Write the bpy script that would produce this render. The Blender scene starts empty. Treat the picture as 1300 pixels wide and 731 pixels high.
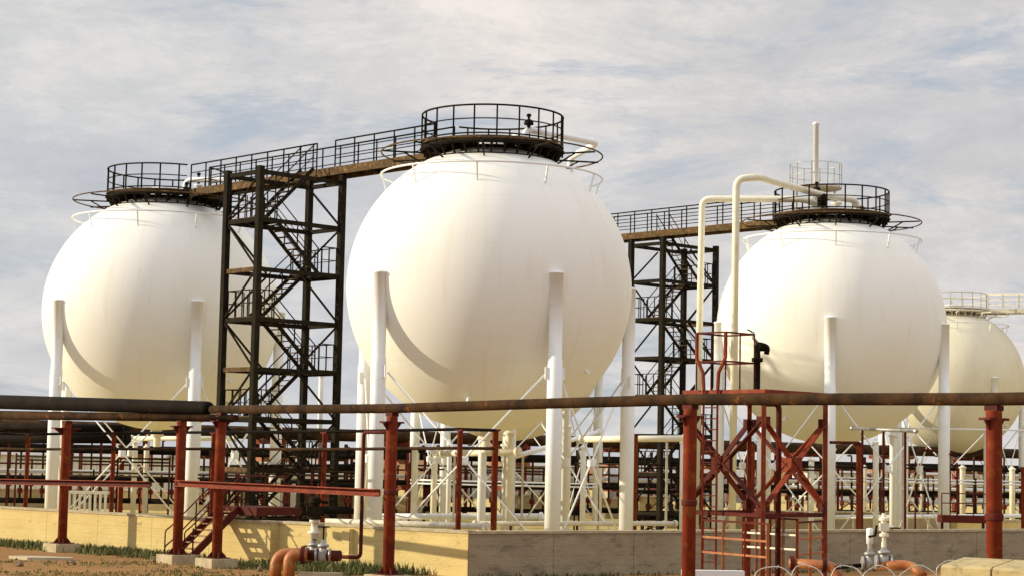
import bpy, math, random
from mathutils import Vector, Matrix
random.seed(7)
PI = math.pi
sc = bpy.context.scene
col = sc.collection
EYE = 3.5                      # camera height above the yard
# ------------------------------------------------------------------ camera
PITCH, ROLL, FPX = 0.089, 0.0204, 2440.6
cam = bpy.data.cameras.new('camera')
cam.sensor_width = 36.0
cam.lens = FPX / 1300 * 36
cam.clip_start, cam.clip_end = 0.5, 9000
co = bpy.data.objects.new('camera', cam)
col.objects.link(co)
co.matrix_world = Matrix.Translation((0, 0, EYE)) @ Matrix.Rotation(PI / 2 + PITCH, 4, 'X') @ Matrix.Rotation(ROLL, 4, 'Z')
sc.camera = co


def at(px, py, Y):
    """world point at depth Y seen at photo pixel (px, py): used to read sizes off the photograph"""
    up, vp = px - 650, 365.5 - py
    cr, sr, cp, sp = math.cos(ROLL), math.sin(ROLL), math.cos(PITCH), math.sin(PITCH)
    u, v = up * cr - vp * sr, up * sr + vp * cr
    d = Vector((u, FPX * cp - v * sp, FPX * sp + v * cp))
    d *= Y / d.y
    return Vector((d.x, d.y, d.z + EYE))


# ------------------------------------------------------------------ materials
def mat(name, c1, c2=None, rough=0.6, metal=0.0, scale=1.5, lo=0.4, hi=0.65, bump=0.0, bscale=20, c3=None, s3=6,
        lo3=0.58, hi3=0.7, stretch=(1, 1, 1), spec=0.5, coord='Object'):
    m = bpy.data.materials.new(name)
    m.use_nodes = True
    n, l = m.node_tree.nodes, m.node_tree.links
    b = n['Principled BSDF']
    b.inputs['Roughness'].default_value = rough
    b.inputs['Metallic'].default_value = metal
    b.inputs['Specular IOR Level'].default_value = spec
    b.inputs['Base Color'].default_value = (*c1, 1)
    geo = n.new('ShaderNodeNewGeometry')
    mp = n.new('ShaderNodeMapping')
    mp.inputs['Scale'].default_value = stretch
    l.new(geo.outputs['Position'], mp.inputs['Vector'])
    last = None
    if c2:
        t = n.new('ShaderNodeTexNoise')
        t.inputs['Scale'].default_value = scale
        t.inputs['Detail'].default_value = 7
        t.inputs['Roughness'].default_value = 0.62
        l.new(mp.outputs[0], t.inputs['Vector'])
        r = n.new('ShaderNodeValToRGB')
        r.color_ramp.elements[0].position, r.color_ramp.elements[1].position = lo, hi
        r.color_ramp.elements[0].color, r.color_ramp.elements[1].color = (*c1, 1), (*c2, 1)
        l.new(t.outputs['Fac'], r.inputs['Fac'])
        last = r.outputs['Color']
    if c3:
        t = n.new('ShaderNodeTexNoise')
        t.inputs['Scale'].default_value = s3
        t.inputs['Detail'].default_value = 8
        t.inputs['Roughness'].default_value = 0.7
        l.new(mp.outputs[0], t.inputs['Vector'])
        r = n.new('ShaderNodeValToRGB')
        r.color_ramp.elements[0].position, r.color_ramp.elements[1].position = lo3, hi3
        r.color_ramp.elements[0].color, r.color_ramp.elements[1].color = (0, 0, 0, 1), (1, 1, 1, 1)
        l.new(t.outputs['Fac'], r.inputs['Fac'])
        mx = n.new('ShaderNodeMix')
        mx.data_type = 'RGBA'
        l.new(r.outputs['Color'], mx.inputs['Factor'])
        if last:
            l.new(last, mx.inputs['A'])
        else:
            mx.inputs['A'].default_value = (*c1, 1)
        mx.inputs['B'].default_value = (*c3, 1)
        last = mx.outputs['Result']
    if last:
        l.new(last, b.inputs['Base Color'])
    if bump:
        t = n.new('ShaderNodeTexNoise')
        t.inputs['Scale'].default_value = bscale
        t.inputs['Detail'].default_value = 6
        l.new(mp.outputs[0], t.inputs['Vector'])
        bm = n.new('ShaderNodeBump')
        bm.inputs['Strength'].default_value = bump
        bm.inputs['Distance'].default_value = 0.05
        l.new(t.outputs['Fac'], bm.inputs['Height'])
        l.new(bm.outputs['Normal'], b.inputs['Normal'])
    return m


SPH = mat('sphere_paint', (.85, .845, .80), (.825, .81, .745), rough=.6, spec=.25, scale=.55, lo=.42, hi=.72, bump=.04, bscale=1.2,
          c3=(.66, .59, .46), s3=2.2, lo3=.66, hi3=.9, stretch=(1, 1, .55))
WHITE = mat('white_paint', (.80, .815, .83), (.72, .72, .71), rough=.5, scale=2.2, lo=.5, hi=.8, c3=(.42, .30, .18), s3=9, lo3=.72, hi3=.84)
CREAM = mat('cream_paint', (.78, .745, .60), (.68, .63, .47), rough=.5, scale=2.5, lo=.45, hi=.75, c3=(.36, .24, .12), s3=8, lo3=.7, hi3=.82)
DARK = mat('dark_steel', (.010, .008, .005), (.021, .015, .0075), rough=.8, spec=.08, scale=3, c3=(.085, .042, .016), s3=7, lo3=.62, hi3=.78)
RUSTY = mat('rusty_steel', (.105, .062, .026), (.05, .034, .016), rough=.8, spec=.15, scale=2.4, c3=(.30, .16, .06), s3=5, lo3=.52, hi3=.7)
RED = mat('red_oxide', (.225, .034, .013), (.145, .023, .011), rough=.7, spec=.2, scale=2, c3=(.31, .105, .026), s3=3.5, lo3=.52, hi3=.74)
REDDARK = mat('dark_red_oxide', (.10, .014, .008), (.055, .011, .007), rough=.7, spec=.15, scale=2.5, c3=(.24, .07, .03), s3=8, lo3=.6, hi3=.72)
PIPE = mat('rusted_pipe', (.022, .013, .007), (.070, .034, .014), rough=.85, spec=.08, scale=1.6, lo=.38, hi=.66, c3=(.26, .085, .022), s3=2.6,
           lo3=.60, hi3=.72, bump=.15, bscale=25)
BLACKPIPE = mat('bitumen_pipe', (.006, .0045, .0035), (.013, .0085, .0055), rough=.8, spec=.06, scale=1.2, c3=(.05, .026, .011), s3=4, lo3=.6, hi3=.75)
CONC = mat('wall_concrete', (.66, .51, .21), (.56, .42, .165), rough=.9, scale=.7, lo=.35, hi=.7, bump=.35, bscale=9,
           c3=(.25, .19, .10), s3=1.6, lo3=.58, hi3=.78, stretch=(1, 1, 2.6))
CONC_SHADE = mat('shaded_concrete', (.36, .295, .19), (.26, .21, .135), rough=.9, scale=.8, lo=.35, hi=.7, bump=.35, bscale=9,
            c3=(.12, .095, .06), s3=1.3, lo3=.53, hi3=.74, stretch=(1, 1, 2.2))  # darker copy of the sunlit wall's concrete, shade put into the colour
CONC_TAN_SHADE = mat('shaded_tan_concrete', (.36, .275, .14), (.27, .20, .10), rough=.9, scale=.8, lo=.35, hi=.7, bump=.35, bscale=9,
            c3=(.14, .105, .06), s3=1.3, lo3=.54, hi3=.74, stretch=(1, 1, 2.2))  # far walls: the concrete toned down, their shade is in the colour
CAP = mat('cap_concrete', (.47, .39, .25), (.34, .28, .17), rough=.9, scale=3, bump=.3, bscale=14)
ORANGE = mat('orange_paint', (.36, .105, .02), (.24, .065, .016), rough=.5, scale=2.5, c3=(.50, .26, .05), s3=5, lo3=.52, hi3=.72)
VALVE = mat('grey_valve_metal', (.42, .41, .40), (.25, .24, .22), rough=.4, metal=.4, scale=8, c3=(.15, .12, .09), s3=14, lo3=.55, hi3=.7)
TREAD = mat('sunlit_tread', (.40, .24, .13), (.22, .11, .05), rough=.7, spec=.2, scale=6)  # lighter than the steps' steel: sun on the treads put into the colour
YELL = mat('yellow_cladding', (.46, .36, .16), (.33, .25, .11), rough=.6, scale=2, c3=(.20, .13, .06), s3=4, lo3=.52, hi3=.72, bump=.3, bscale=7)
SHED = mat('shed_cladding', (.36, .33, .31), (.30, .27, .25), rough=.7, scale=.4)
SHEDW = mat('pale_cladding', (.62, .60, .54), (.52, .50, .44), rough=.7, scale=.4)
PALE = mat('pale_railing_paint', (.62, .57, .47), (.50, .45, .35), rough=.6, scale=3)
WIRE = mat('galvanised_wire', (.55, .53, .48), (.40, .38, .33), rough=.4, metal=.3, scale=5)
STONE = mat('brown_stone', (.20, .13, .07), (.13, .09, .05), rough=.9, scale=6)
SLAB = mat('slab_stone', (.50, .43, .30), (.38, .31, .2), rough=.9, scale=3, bump=.3)
GRASSM = [mat('grass_green_%s' % w, c, c2, rough=.8, scale=4, spec=.2) for w, c, c2 in
          (('mid', (.15, .145, .045), (.10, .11, .032)), ('dark', (.075, .088, .03), (.11, .11, .04)), ('dry', (.30, .22, .085), (.21, .16, .06)))]
# the yard: orange dirt with dull green patches and pale sand
GROUND = mat('yard_dirt', (.31, .165, .06), (.235, .125, .048), rough=.95, scale=.35, lo=.35, hi=.65, bump=.6, bscale=5,
             c3=(.16, .13, .05), s3=.9, lo3=.56, hi3=.70, spec=.1)
FLOOR = mat('bund_sand', (.54, .42, .16), (.45, .34, .12), rough=.95, scale=.5, bump=.4, bscale=6, spec=.1)


def plate_seams(m):
    """faint weld lines between the shell plates and a few thin vertical dirt runs"""
    n, l = m.node_tree.nodes, m.node_tree.links
    b = n['Principled BSDF']
    last = b.inputs['Base Color'].links[0].from_socket
    tc = n.new('ShaderNodeTexCoord')
    sx = n.new('ShaderNodeSeparateXYZ')
    l.new(tc.outputs['Object'], sx.inputs[0])

    def m2(op, a, b_=None):
        q = n.new('ShaderNodeMath')
        q.operation = op
        for i, x in enumerate((a, b_)):
            if x is None:
                continue
            if hasattr(x, 'links'):
                l.new(x, q.inputs[i])
            else:
                q.inputs[i].default_value = x
        return q.outputs[0]
    lon = m2('ARCTAN2', sx.outputs['Y'], sx.outputs['X'])
    k = m2('FRACT', m2('MULTIPLY', m2('ADD', lon, 10.1), 12 / (2 * PI)))
    seam = m2('LESS_THAN', k, .012)
    for z in (6.9, 12.65):
        seam = m2('MAXIMUM', seam, m2('LESS_THAN', m2('ABSOLUTE', m2('SUBTRACT', sx.outputs['Z'], z)), .018))
    mx = n.new('ShaderNodeMix'); mx.data_type = 'RGBA'; mx.blend_type = 'MULTIPLY'
    l.new(m2('MULTIPLY', seam, .7), mx.inputs['Factor']); l.new(last, mx.inputs['A'])
    mx.inputs['B'].default_value = (.95, .943, .93, 1)
    # runs: noise that varies quickly round the shell and slowly down it
    cb = n.new('ShaderNodeCombineXYZ')
    l.new(m2('MULTIPLY', lon, 16.0), cb.inputs[0]); l.new(m2('MULTIPLY', sx.outputs['Z'], .34), cb.inputs[1])
    t = n.new('ShaderNodeTexNoise'); t.inputs['Scale'].default_value = 1.0; t.inputs['Detail'].default_value = 5
    l.new(cb.outputs[0], t.inputs['Vector'])
    r = n.new('ShaderNodeValToRGB')
    r.color_ramp.elements[0].position, r.color_ramp.elements[1].position = .58, .80
    r.color_ramp.elements[0].color, r.color_ramp.elements[1].color = (0, 0, 0, 1), (.45, .45, .45, 1)
    l.new(t.outputs['Fac'], r.inputs['Fac'])
    m3 = n.new('ShaderNodeMix'); m3.data_type = 'RGBA'; m3.blend_type = 'MULTIPLY'
    l.new(r.outputs['Color'], m3.inputs['Factor']); l.new(mx.outputs['Result'], m3.inputs['A'])
    m3.inputs['B'].default_value = (.86, .80, .66, 1)
    l.new(m3.outputs['Result'], b.inputs['Base Color'])


SPHC = mat('cream_sphere_paint', (.72, .675, .53), (.67, .62, .47), rough=.65, spec=.2, scale=.55, lo=.42, hi=.72, c3=(.52, .45, .30), s3=2.2, lo3=.62, hi3=.86)
plate_seams(SPH)
plate_seams(SPHC)


def wall_lines(m):
    """board marks and pour joints cast into the concrete"""
    n, l = m.node_tree.nodes, m.node_tree.links
    b = n['Principled BSDF']
    src = b.inputs['Base Color'].links[0].from_socket
    tc = n.new('ShaderNodeTexCoord')
    sx = n.new('ShaderNodeSeparateXYZ')
    l.new(tc.outputs['Object'], sx.inputs[0])
    last = src
    for out, per, wid, dark in (('Z', .30, .07, .86), ('X', 3.05, .010, .62)):
        d = n.new('ShaderNodeMath'); d.operation = 'DIVIDE'; d.inputs[1].default_value = per
        f = n.new('ShaderNodeMath'); f.operation = 'FRACT'
        lt = n.new('ShaderNodeMath'); lt.operation = 'LESS_THAN'; lt.inputs[1].default_value = wid
        l.new(sx.outputs[out], d.inputs[0]); l.new(d.outputs[0], f.inputs[0]); l.new(f.outputs[0], lt.inputs[0])
        mx = n.new('ShaderNodeMix'); mx.data_type = 'RGBA'; mx.blend_type = 'MULTIPLY'
        l.new(lt.outputs[0], mx.inputs['Factor']); l.new(last, mx.inputs['A'])
        mx.inputs['B'].default_value = (dark, dark, dark, 1)
        last = mx.outputs['Result']
    l.new(last, b.inputs['Base Color'])


wall_lines(CONC)
wall_lines(CONC_SHADE)


# ------------------------------------------------------------------ mesh builder
class MB:
    def __init__(s):
        s.v, s.f = [], []

    def add(s, vs, fs):
        o = len(s.v)
        s.v += [Vector(p) for p in vs]
        s.f += [tuple(i + o for i in f) for f in fs]
        return s

    def box(s, c, size, ax=None, ay=None, az=None):
        ax = Vector(ax or (1, 0, 0)).normalized()
        az = Vector(az or (0, 0, 1)).normalized()
        ay = Vector(ay).normalized() if ay else az.cross(ax)
        c = Vector(c)
        h = [x / 2 for x in size]
        vs = [c + ax * (i * h[0]) + ay * (j * h[1]) + az * (k * h[2]) for i in (-1, 1) for j in (-1, 1) for k in (-1, 1)]
        return s.add(vs, [(0, 1, 3, 2), (4, 6, 7, 5), (0, 4, 5, 1), (2, 3, 7, 6), (0, 2, 6, 4), (1, 5, 7, 3)])

    def bar(s, p, q, w, h=None, up=(0, 0, 1)):
        """square bar from p to q"""
        p, q = Vector(p), Vector(q)
        d = (q - p)
        L = d.length
        d.normalize()
        up = Vector(up)
        if abs(d.dot(up)) > .98:
            up = Vector((0, 1, 0)) if abs(d.y) < .9 else Vector((1, 0, 0))
        y = up.cross(d).normalized()
        z = d.cross(y)
        return s.box((p + q) / 2, (L, w, h or w), d, y, z)

    def tube(s, pts, r, n=10, closed=False, caps=True):
        pts = [Vector(p) for p in pts]
        N = len(pts)
        rr = r if isinstance(r, (list, tuple)) else [r] * N
        o = len(s.v)
        prev = None
        for i, p in enumerate(pts):
            a = pts[(i - 1) % N] if (closed or i > 0) else p
            b = pts[(i + 1) % N] if (closed or i < N - 1) else p
            t = (b - a).normalized()
            if prev is None:
                ref = Vector((0, 0, 1)) if abs(t.z) < .9 else Vector((1, 0, 0))
                x = ref.cross(t).normalized()
            else:
                x = (prev - t * prev.dot(t)).normalized()
            prev = x
            y = t.cross(x)
            for k in range(n):
                g = 2 * PI * k / n
                s.v.append(p + (x * math.cos(g) + y * math.sin(g)) * rr[i])
        m = N if closed else N - 1
        for i in range(m):
            j = (i + 1) % N
            for k in range(n):
                k2 = (k + 1) % n
                s.f.append((o + i * n + k, o + i * n + k2, o + j * n + k2, o + j * n + k))
        if caps and not closed:
            s.f.append(tuple(o + k for k in reversed(range(n))))
            s.f.append(tuple(o + (N - 1) * n + k for k in range(n)))
        return s

    def ring(s, c, R, r, n=72, m=6, a0=0, a1=2 * PI):
        c = Vector(c)
        full = abs(a1 - a0 - 2 * PI) < 1e-6
        k = n if full else n + 1
        pts = [c + Vector((math.cos(a0 + (a1 - a0) * i / n), math.sin(a0 + (a1 - a0) * i / n), 0)) * R for i in range(k)]
        return s.tube(pts, r, m, closed=full)

    def lathe(s, c, prof, n=24):
        """prof: list of (radius, z)"""
        c = Vector(c)
        o = len(s.v)
        for r, z in prof:
            for k in range(n):
                g = 2 * PI * k / n
                s.v.append(c + Vector((r * math.cos(g), r * math.sin(g), z)))
        for i in range(len(prof) - 1):
            for k in range(n):
                k2 = (k + 1) % n
                s.f.append((o + i * n + k, o + i * n + k2, o + (i + 1) * n + k2, o + (i + 1) * n + k))
        s.f.append(tuple(o + k for k in reversed(range(n))))
        s.f.append(tuple(o + (len(prof) - 1) * n + k for k in range(n)))
        return s

    def build(s, name, m, parent=None, smooth=False, origin=None):
        me = bpy.data.meshes.new(name)
        root = parent
        while root is not None and root.parent is not None:
            root = root.parent
        off = Vector(root['_o']) if root is not None else Vector(origin if origin is not None else (0, 0, 0))
        me.from_pydata([tuple(p - off) for p in s.v], [], s.f)
        me.validate()
        if smooth:
            for p in me.polygons:
                p.use_smooth = len(p.vertices) == 4
        me.materials.append(m)
        o = bpy.data.objects.new(name, me)
        col.objects.link(o)
        if parent is not None:
            o.parent = parent
        else:
            o.location = off
            o['_o'] = tuple(off)
        return o


def tag(o, label=None, cat=None, group=None, kind=None):
    for k, v in (('label', label), ('category', cat), ('group', group), ('kind', kind)):
        if v:
            o[k] = v
    return o


def thing(name, label, cat, loc=(0, 0, 0), group=None):
    o = bpy.data.objects.new(name, None)
    o.empty_display_size = .3
    col.objects.link(o)
    o.location = loc
    o['_o'] = tuple(loc)
    return tag(o, label, cat, group)


def copy_tree(o, parent=None):
    c = o.copy()
    col.objects.link(c)
    c.parent = parent
    for ch in list(o.children):
        copy_tree(ch, c)
    return c


def fillet(pts, rad, n=6):
    pts = [Vector(p) for p in pts]
    out = [pts[0]]
    for a, b, c in zip(pts, pts[1:], pts[2:]):
        d1, d2 = (a - b), (c - b)
        k = min(rad, d1.length * .48, d2.length * .48)
        p, q = b + d1.normalized() * k, b + d2.normalized() * k
        for i in range(n + 1):
            t = i / n
            out.append(p * (1 - t) ** 2 + b * (2 * t * (1 - t)) + q * t * t)
    out.append(pts[-1])
    return out


def pipe(name, pts, r, m, label, cat='pipe', rad=.35, n=14, flanges=(), group=None, fm=None):
    """one run of pipe; flanges are parts (position along the list of points 0..1 of segment)"""
    o = MB().tube(fillet(pts, rad) if len(pts) > 2 else pts, r, n).build(name, m, None, True, origin=pts[0])
    tag(o, label, cat, group)
    for p, d in flanges:
        d = Vector(d).normalized()
        rr = r if not isinstance(r, (list, tuple)) else max(r)
        MB().tube([Vector(p) - d * .05, Vector(p) + d * .05], rr * 1.45, n).build('flange', fm or m, o, False)
    return o


# ------------------------------------------------------------------ ground
g = MB()
ys = [-300, -60, 0, 20, 40, 60, 80, 110, 150, 220, 400, 900, 2500, 7000]
xs = [-6000, -2000, -600, -200, -80, -40, -20, 0, 20, 40, 80, 200, 600, 2000, 6000]
for y in ys:
    for x in xs:
        g.v.append(Vector((x, y, 0)))
W_ = len(xs)
for j in range(len(ys) - 1):
    for i in range(W_ - 1):
        g.f.append((j * W_ + i, j * W_ + i + 1, (j + 1) * W_ + i + 1, (j + 1) * W_ + i))
tag(g.build('ground', GROUND), kind='structure')

# ------------------------------------------------------------------ bund walls
C0 = Vector((-1.14, 57.5, 0))
AD = Vector((-.752, .660, 0)).normalized()       # along the sunlit wall, leftwards
AN = Vector((-AD.y, AD.x, 0))                    # its outward normal (towards the camera)
if AN.y > 0:
    AN = -AN
BD = Vector((.838, .545, 0)).normalized()        # along the shaded wall, rightwards
BN = Vector((BD.y, -BD.x, 0))
WT = 1.37
fl = MB().add([C0 - BN * .2 - AN * .2 + Vector((0, 0, .004)), C0 + BD * 150 + Vector((0, 0, .004)), C0 + BD * 150 + AD * 150 + Vector((0, 0, .004)),
               C0 + AD * 150 + Vector((0, 0, .004))], [(0, 1, 2, 3)])
tag(fl.build('bund_floor', FLOOR), kind='structure')


def wall(p, d, n, L, h, th, m, label, proud=0, group='concrete bund walls', capm=CAP, z0=-.3):
    """wall whose front face runs from p along d for L; the local x axis runs along the wall so that joints are cast in"""
    ang = math.atan2(d.y, d.x)
    p = Vector(p) + n * proud
    t = thing('bund_wall', label, 'wall', (0, 0, 0), group)
    sgn = -1 if Vector((-d.y, d.x, 0)).dot(n) > 0 else 1
    MB().box((L / 2, sgn * th / 2, (h + z0) / 2), (L, th, h - z0)).build('wall_body', m, t)
    MB().box((L / 2, sgn * (th / 2), h + .04), (L + .02, th + .07, .08)).build('coping', capm, t)
    t.location = (p.x, p.y, 0)
    t.rotation_euler = (0, 0, ang)
    return t


SPLIT = 8.35
wA = wall(C0 + AD * SPLIT, AD, AN, 32, WT - .08, .4, CONC, 'yellowish sunlit concrete wall running off left behind the steel steps', proud=.36)
wB = wall(C0 + AD * .0, AD, AN, SPLIT, WT - .08, .4, CONC, 'short sunlit concrete wall set back between the valve and the corner')
wC = wall(C0 + BD * .0, BD, BN, 46, WT - .08, .4, CONC_SHADE, 'long grey concrete wall in shade right of the corner')
# buttress on the recessed wall
pb = C0 + AD * 5.05
bt = MB()
bt.box(pb + AN * .09 + Vector((0, 0, .62)), (.34, .18, 1.24), AD)
bt.add([pb + AD * a + AN * b + Vector((0, 0, z)) for (a, b, z) in
        ((-.42, 0, 0), (.42, 0, 0), (.42, .42, 0), (-.42, .42, 0), (-.17, 0, .5), (.17, 0, .5), (.17, .19, .5), (-.17, .19, .5))],
       [(0, 3, 2, 1), (4, 5, 6, 7), (0, 1, 5, 4), (1, 2, 6, 5), (2, 3, 7, 6), (3, 0, 4, 7)])
tag(bt.build('wall_buttress', CONC, None, origin=pb), 'narrow concrete buttress with flared foot on the sunlit wall', 'buttress')
# inner walls of the farther bunds
U = Vector((-.6893, .7245, 0)).normalized()
V = Vector((U.y, -U.x, 0))


def inner(px0, px1, Y0, Y1, top, label, m=CONC_TAN_SHADE):
    a, b = at(px0, 640, Y0), at(px1, 640, Y1)
    a.z = b.z = 0
    d = (b - a)
    L = d.length
    d.normalize()
    n = Vector((d.y, -d.x, 0))
    if n.y > 0:
        n = -n
    return wall(a, d, n, L, top, .35, m, label)


inner(150, 560, 118, 112, 1.15, 'low tan concrete wall far behind the left stair tower')
inner(640, 735, 112, 116, 1.45, 'short tan concrete wall under the gap behind the middle sphere')
inner(735, 850, 121, 118, 1.2, 'short tan concrete wall beyond the nearest right legs of the middle sphere')
inner(-60, 150, 116, 119, 1.1, 'low tan concrete wall far behind the first red post')
inner(845, 1215, 104, 110, .95, 'tan concrete wall behind the legs of the right sphere')
inner(1215, 1420, 93, 98, 1.0, 'low pale concrete wall at the right edge behind the thick post', CONC)

# ------------------------------------------------------------------ spheres
R, ZC, DECK = 5.25, 9.76, 15.05
M0 = Vector((-.84, 70.66, 0))
L0 = Vector((-15.74, 86.32, 0))
R0 = Vector((14.75, 88.52, 0))
S0 = R0 + (L0 - M0)
T0 = Vector((32.1, 140.0, 0))


def ico(c, r, seg=96, rings=56):
    b = MB()
    b.v.append(Vector((c.x, c.y, c.z - r)))
    for i in range(1, rings):
        e = -PI / 2 + PI * i / rings
        for k in range(seg):
            a = 2 * PI * k / seg
            b.v.append(c + Vector((math.cos(e) * math.cos(a), math.cos(e) * math.sin(a), math.sin(e))) * r)
    b.v.append(Vector((c.x, c.y, c.z + r)))
    top = len(b.v) - 1
    for k in range(seg):
        k2 = (k + 1) % seg
        b.f.append((0, 1 + k2, 1 + k))
        b.f.append((top, top - seg + k, top - seg + k2))
        for i in range(rings - 2):
            b.f.append((1 + i * seg + k, 1 + i * seg + k2, 1 + (i + 1) * seg + k2, 1 + (i + 1) * seg + k))
    return b


def rail_arc(b, posts, c, r, z, gaps, h=1.1, n=20):
    """circular guard rail with openings in the directions listed"""
    def open_(a):
        return any(abs((a - q + PI) % (2 * PI) - PI) < .19 for q in gaps)
    K = 120
    for zz, rr in ((z + h, .036), (z + h * .55, .024), (z + .08, .03)):
        run = []
        for i in range(K + 1):
            a = 2 * PI * i / K
            if open_(a):
                if len(run) > 1:
                    b.tube(run, rr, 6)
                run = []
            else:
                run.append(c + Vector((math.cos(a) * r, math.sin(a) * r, zz)))
        if len(run) > 1:
            b.tube(run, rr, 6)
    for i in range(n):
        a = 2 * PI * i / n + .07
        if not open_(a):
            p = c + Vector((math.cos(a) * r, math.sin(a) * r, 0))
            posts.append(MB().bar(p + Vector((0, 0, z - .35)), p + Vector((0, 0, z + h)), .06))


def sphere_tank(base, a0, gaps, label, railm=DARK, steel=DARK, deckm=RUSTY, ringm=None, paint=None):
    ringm = ringm or RUSTY
    t = thing('spherical_gas_tank', label, 'gas tank', base, 'white spherical gas tanks')
    c = base + Vector((0, 0, ZC))
    sh = ico(c, R).build('shell', paint or SPH, t, True)
    for p in sh.data.polygons:
        p.use_smooth = True
    nz = MB()
    nz.lathe(base + Vector((0, 0, 0)), [(.16, ZC - R - .75), (.16, ZC - R - .3), (.3, ZC - R - .28), (.3, ZC - R - .16), (.2, ZC - R - .14), (.24, ZC - R + .12)], 16)
    nz.build('bottom_nozzle', CREAM, sh)
    for da, el in ((.5, -.62), (-.65, -.9), (1.9, -.75)):
        d = Vector((math.sin(a0 + da) * math.cos(el), -math.cos(a0 + da) * math.cos(el), math.sin(el)))
        MB().tube([c + d * (R - .05), c + d * (R + .22)], .07, 8).build('shell_stub', WHITE, sh)
    legs = []
    for k in range(5):
        a = a0 + k * 2 * PI / 5
        p = base + Vector((math.sin(a), -math.cos(a), 0)) * 5.28
        legs.append(p)
        lg = MB().lathe(p, [(.262, .12), (.262, 6.95), (.238, 6.97), (.238, ZC + .14), (.265, ZC + .15), (.265, ZC + .19), (.22, ZC + .22), (.05, ZC + .24)], 20).build('leg', WHITE, t, True)
        MB().lathe(p, [(.42, 0), (.42, .06), (.26, .08), (.26, .13)], 16).build('base_plate', WHITE, lg)
        for sg in (-1, 1):
            tn = Vector((math.cos(a), math.sin(a), 0)) * sg
            MB().box(p + tn * .27 + Vector((0, 0, 6.48)), (.22, .05, .42), tn).build('brace_lug', WHITE, lg)
    for k in range(5):
        p, q = legs[k], legs[(k + 1) % 5]
        d = (q - p).normalized()
        for a, b, e in ((p, q, d), (q, p, -d)):
            MB().tube([a + e * .34 + Vector((0, 0, 6.45)), b - e * .28 + Vector((0, 0, .45))], .034, 8).build('brace_rod', WHITE, t, True)
        mid = (p + q) / 2
        MB().lathe(mid + Vector((0, 0, 3.30)), [(.14, 0), (.16, .06), (.16, .24), (.14, .3)], 10).build('brace_hub', WHITE, t)
    # spray rings
    lr = MB().ring(c + Vector((0, 0, 10.37 + EYE - ZC)), 4.1, .038, 96, 8).build('spray_ring', WHITE, t, True)
    for k in range(10):
        a = 2 * PI * k / 10 + .2
        d = Vector((math.cos(a), math.sin(a), 0))
        p = c + d * 4.1 + Vector((0, 0, 10.37 + EYE - ZC))
        q = c + d * 3.93 + Vector((0, 0, math.sqrt(R * R - 3.93 ** 2) - .04))
        MB().bar(p, q, .05).build('ring_bracket', WHITE, lr)
    zr = 11.22 + EYE
    ur = MB().ring(base + Vector((0, 0, zr)), 4.1, .03, 96, 8).build('spray_ring', ringm, t, True)
    for k in range(10):
        a = 2 * PI * (k + .35) / 10
        d = Vector((math.cos(a), math.sin(a), 0))
        s_ = MB()
        s_.bar(base + d * 2.5 + Vector((0, 0, zr - .05)), base + d * 4.08 + Vector((0, 0, zr - .05)), .055)
        s_.bar(base + d * 2.5 + Vector((0, 0, zr - .5)), base + d * 3.3 + Vector((0, 0, zr - .07)), .05)
        s_.build('ring_bracket', steel, ur)
    # top platform
    pf = MB()
    z = DECK
    K = 48
    o = 0
    for r_, zz in ((1.25, z - .05), (2.66, z - .05), (2.66, z), (1.25, z)):
        for k in range(K):
            a = 2 * PI * k / K
            pf.v.append(base + Vector((math.cos(a) * r_, math.sin(a) * r_, zz)))
    for i in range(4):
        j = (i + 1) % 4
        for k in range(K):
            k2 = (k + 1) % K
            pf.f.append((i * K + k, i * K + k2, j * K + k2, j * K + k))
    dk = pf.build('platform_deck', deckm, t)
    fr = MB()
    fr.ring(base + Vector((0, 0, z - .19)), 2.62, .08, 48, 4)
    fr.ring(base + Vector((0, 0, z - .19)), 1.35, .07, 32, 4)
    for k in range(16):
        a = 2 * PI * k / 16
        d = Vector((math.cos(a), math.sin(a), 0))
        fr.bar(base + d * 1.3 + Vector((0, 0, z - .17)), base + d * 2.62 + Vector((0, 0, z - .17)), .08, .2)
    fr.ring(base + Vector((0, 0, z - .62)), 2.36, .05, 48, 4)
    for k in range(32):
        a = 2 * PI * k / 32
        d = Vector((math.cos(a), math.sin(a), 0))
        fr.bar(base + d * 2.6 + Vector((0, 0, z - .2)), base + d * 2.36 + Vector((0, 0, z - .62)), .06)
    fr.build('platform_frame', steel, dk)
    for k in range(8):
        a = 2 * PI * (k + .3) / 8
        d = Vector((math.cos(a), math.sin(a), 0))
        for r_ in (2.05,):
            zs = ZC + math.sqrt(R * R - r_ * r_) - .05
            MB().bar(base + d * r_ + Vector((0, 0, zs)), base + d * r_ + Vector((0, 0, z - .1)), .11).build('platform_leg', steel, dk)
    # knee plates hanging under the rim, where the walkway lands and opposite
    tb, pb_ = MB(), []
    rail_arc(tb, pb_, base, 2.62, z, gaps)
    rl = tb.build('guard_rail', railm, t, True)
    for b_ in pb_:
        b_.build('rail_post', railm, rl)
    dm = MB().lathe(base, [(.55, ZC + R - .1), (.55, ZC + R + .22), (.72, ZC + R + .24), (.72, ZC + R + .36), (.3, ZC + R + .42)], 24).build('manway', WHITE, t, True)
    return t


aU = math.atan2(U.y, U.x)
sphere_tank(M0, .465, [aU], 'largest white sphere tank, in the middle on white legs')
sphere_tank(L0, .465, [aU + PI], 'white sphere tank at the left with a dark railed platform on top')
sphere_tank(R0, -.17, [aU], 'white sphere tank right of centre with two cream pipes down its side')
sphere_tank(S0, .62, [aU + PI], 'sphere tank almost hidden behind the middle one, only its legs showing')
sphere_tank(T0, .38, [math.atan2(-.35, 1)], 'farthest, smallest sphere tank at the right edge with pale railings', PALE, PALE, PALE, PALE, SPHC)


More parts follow.
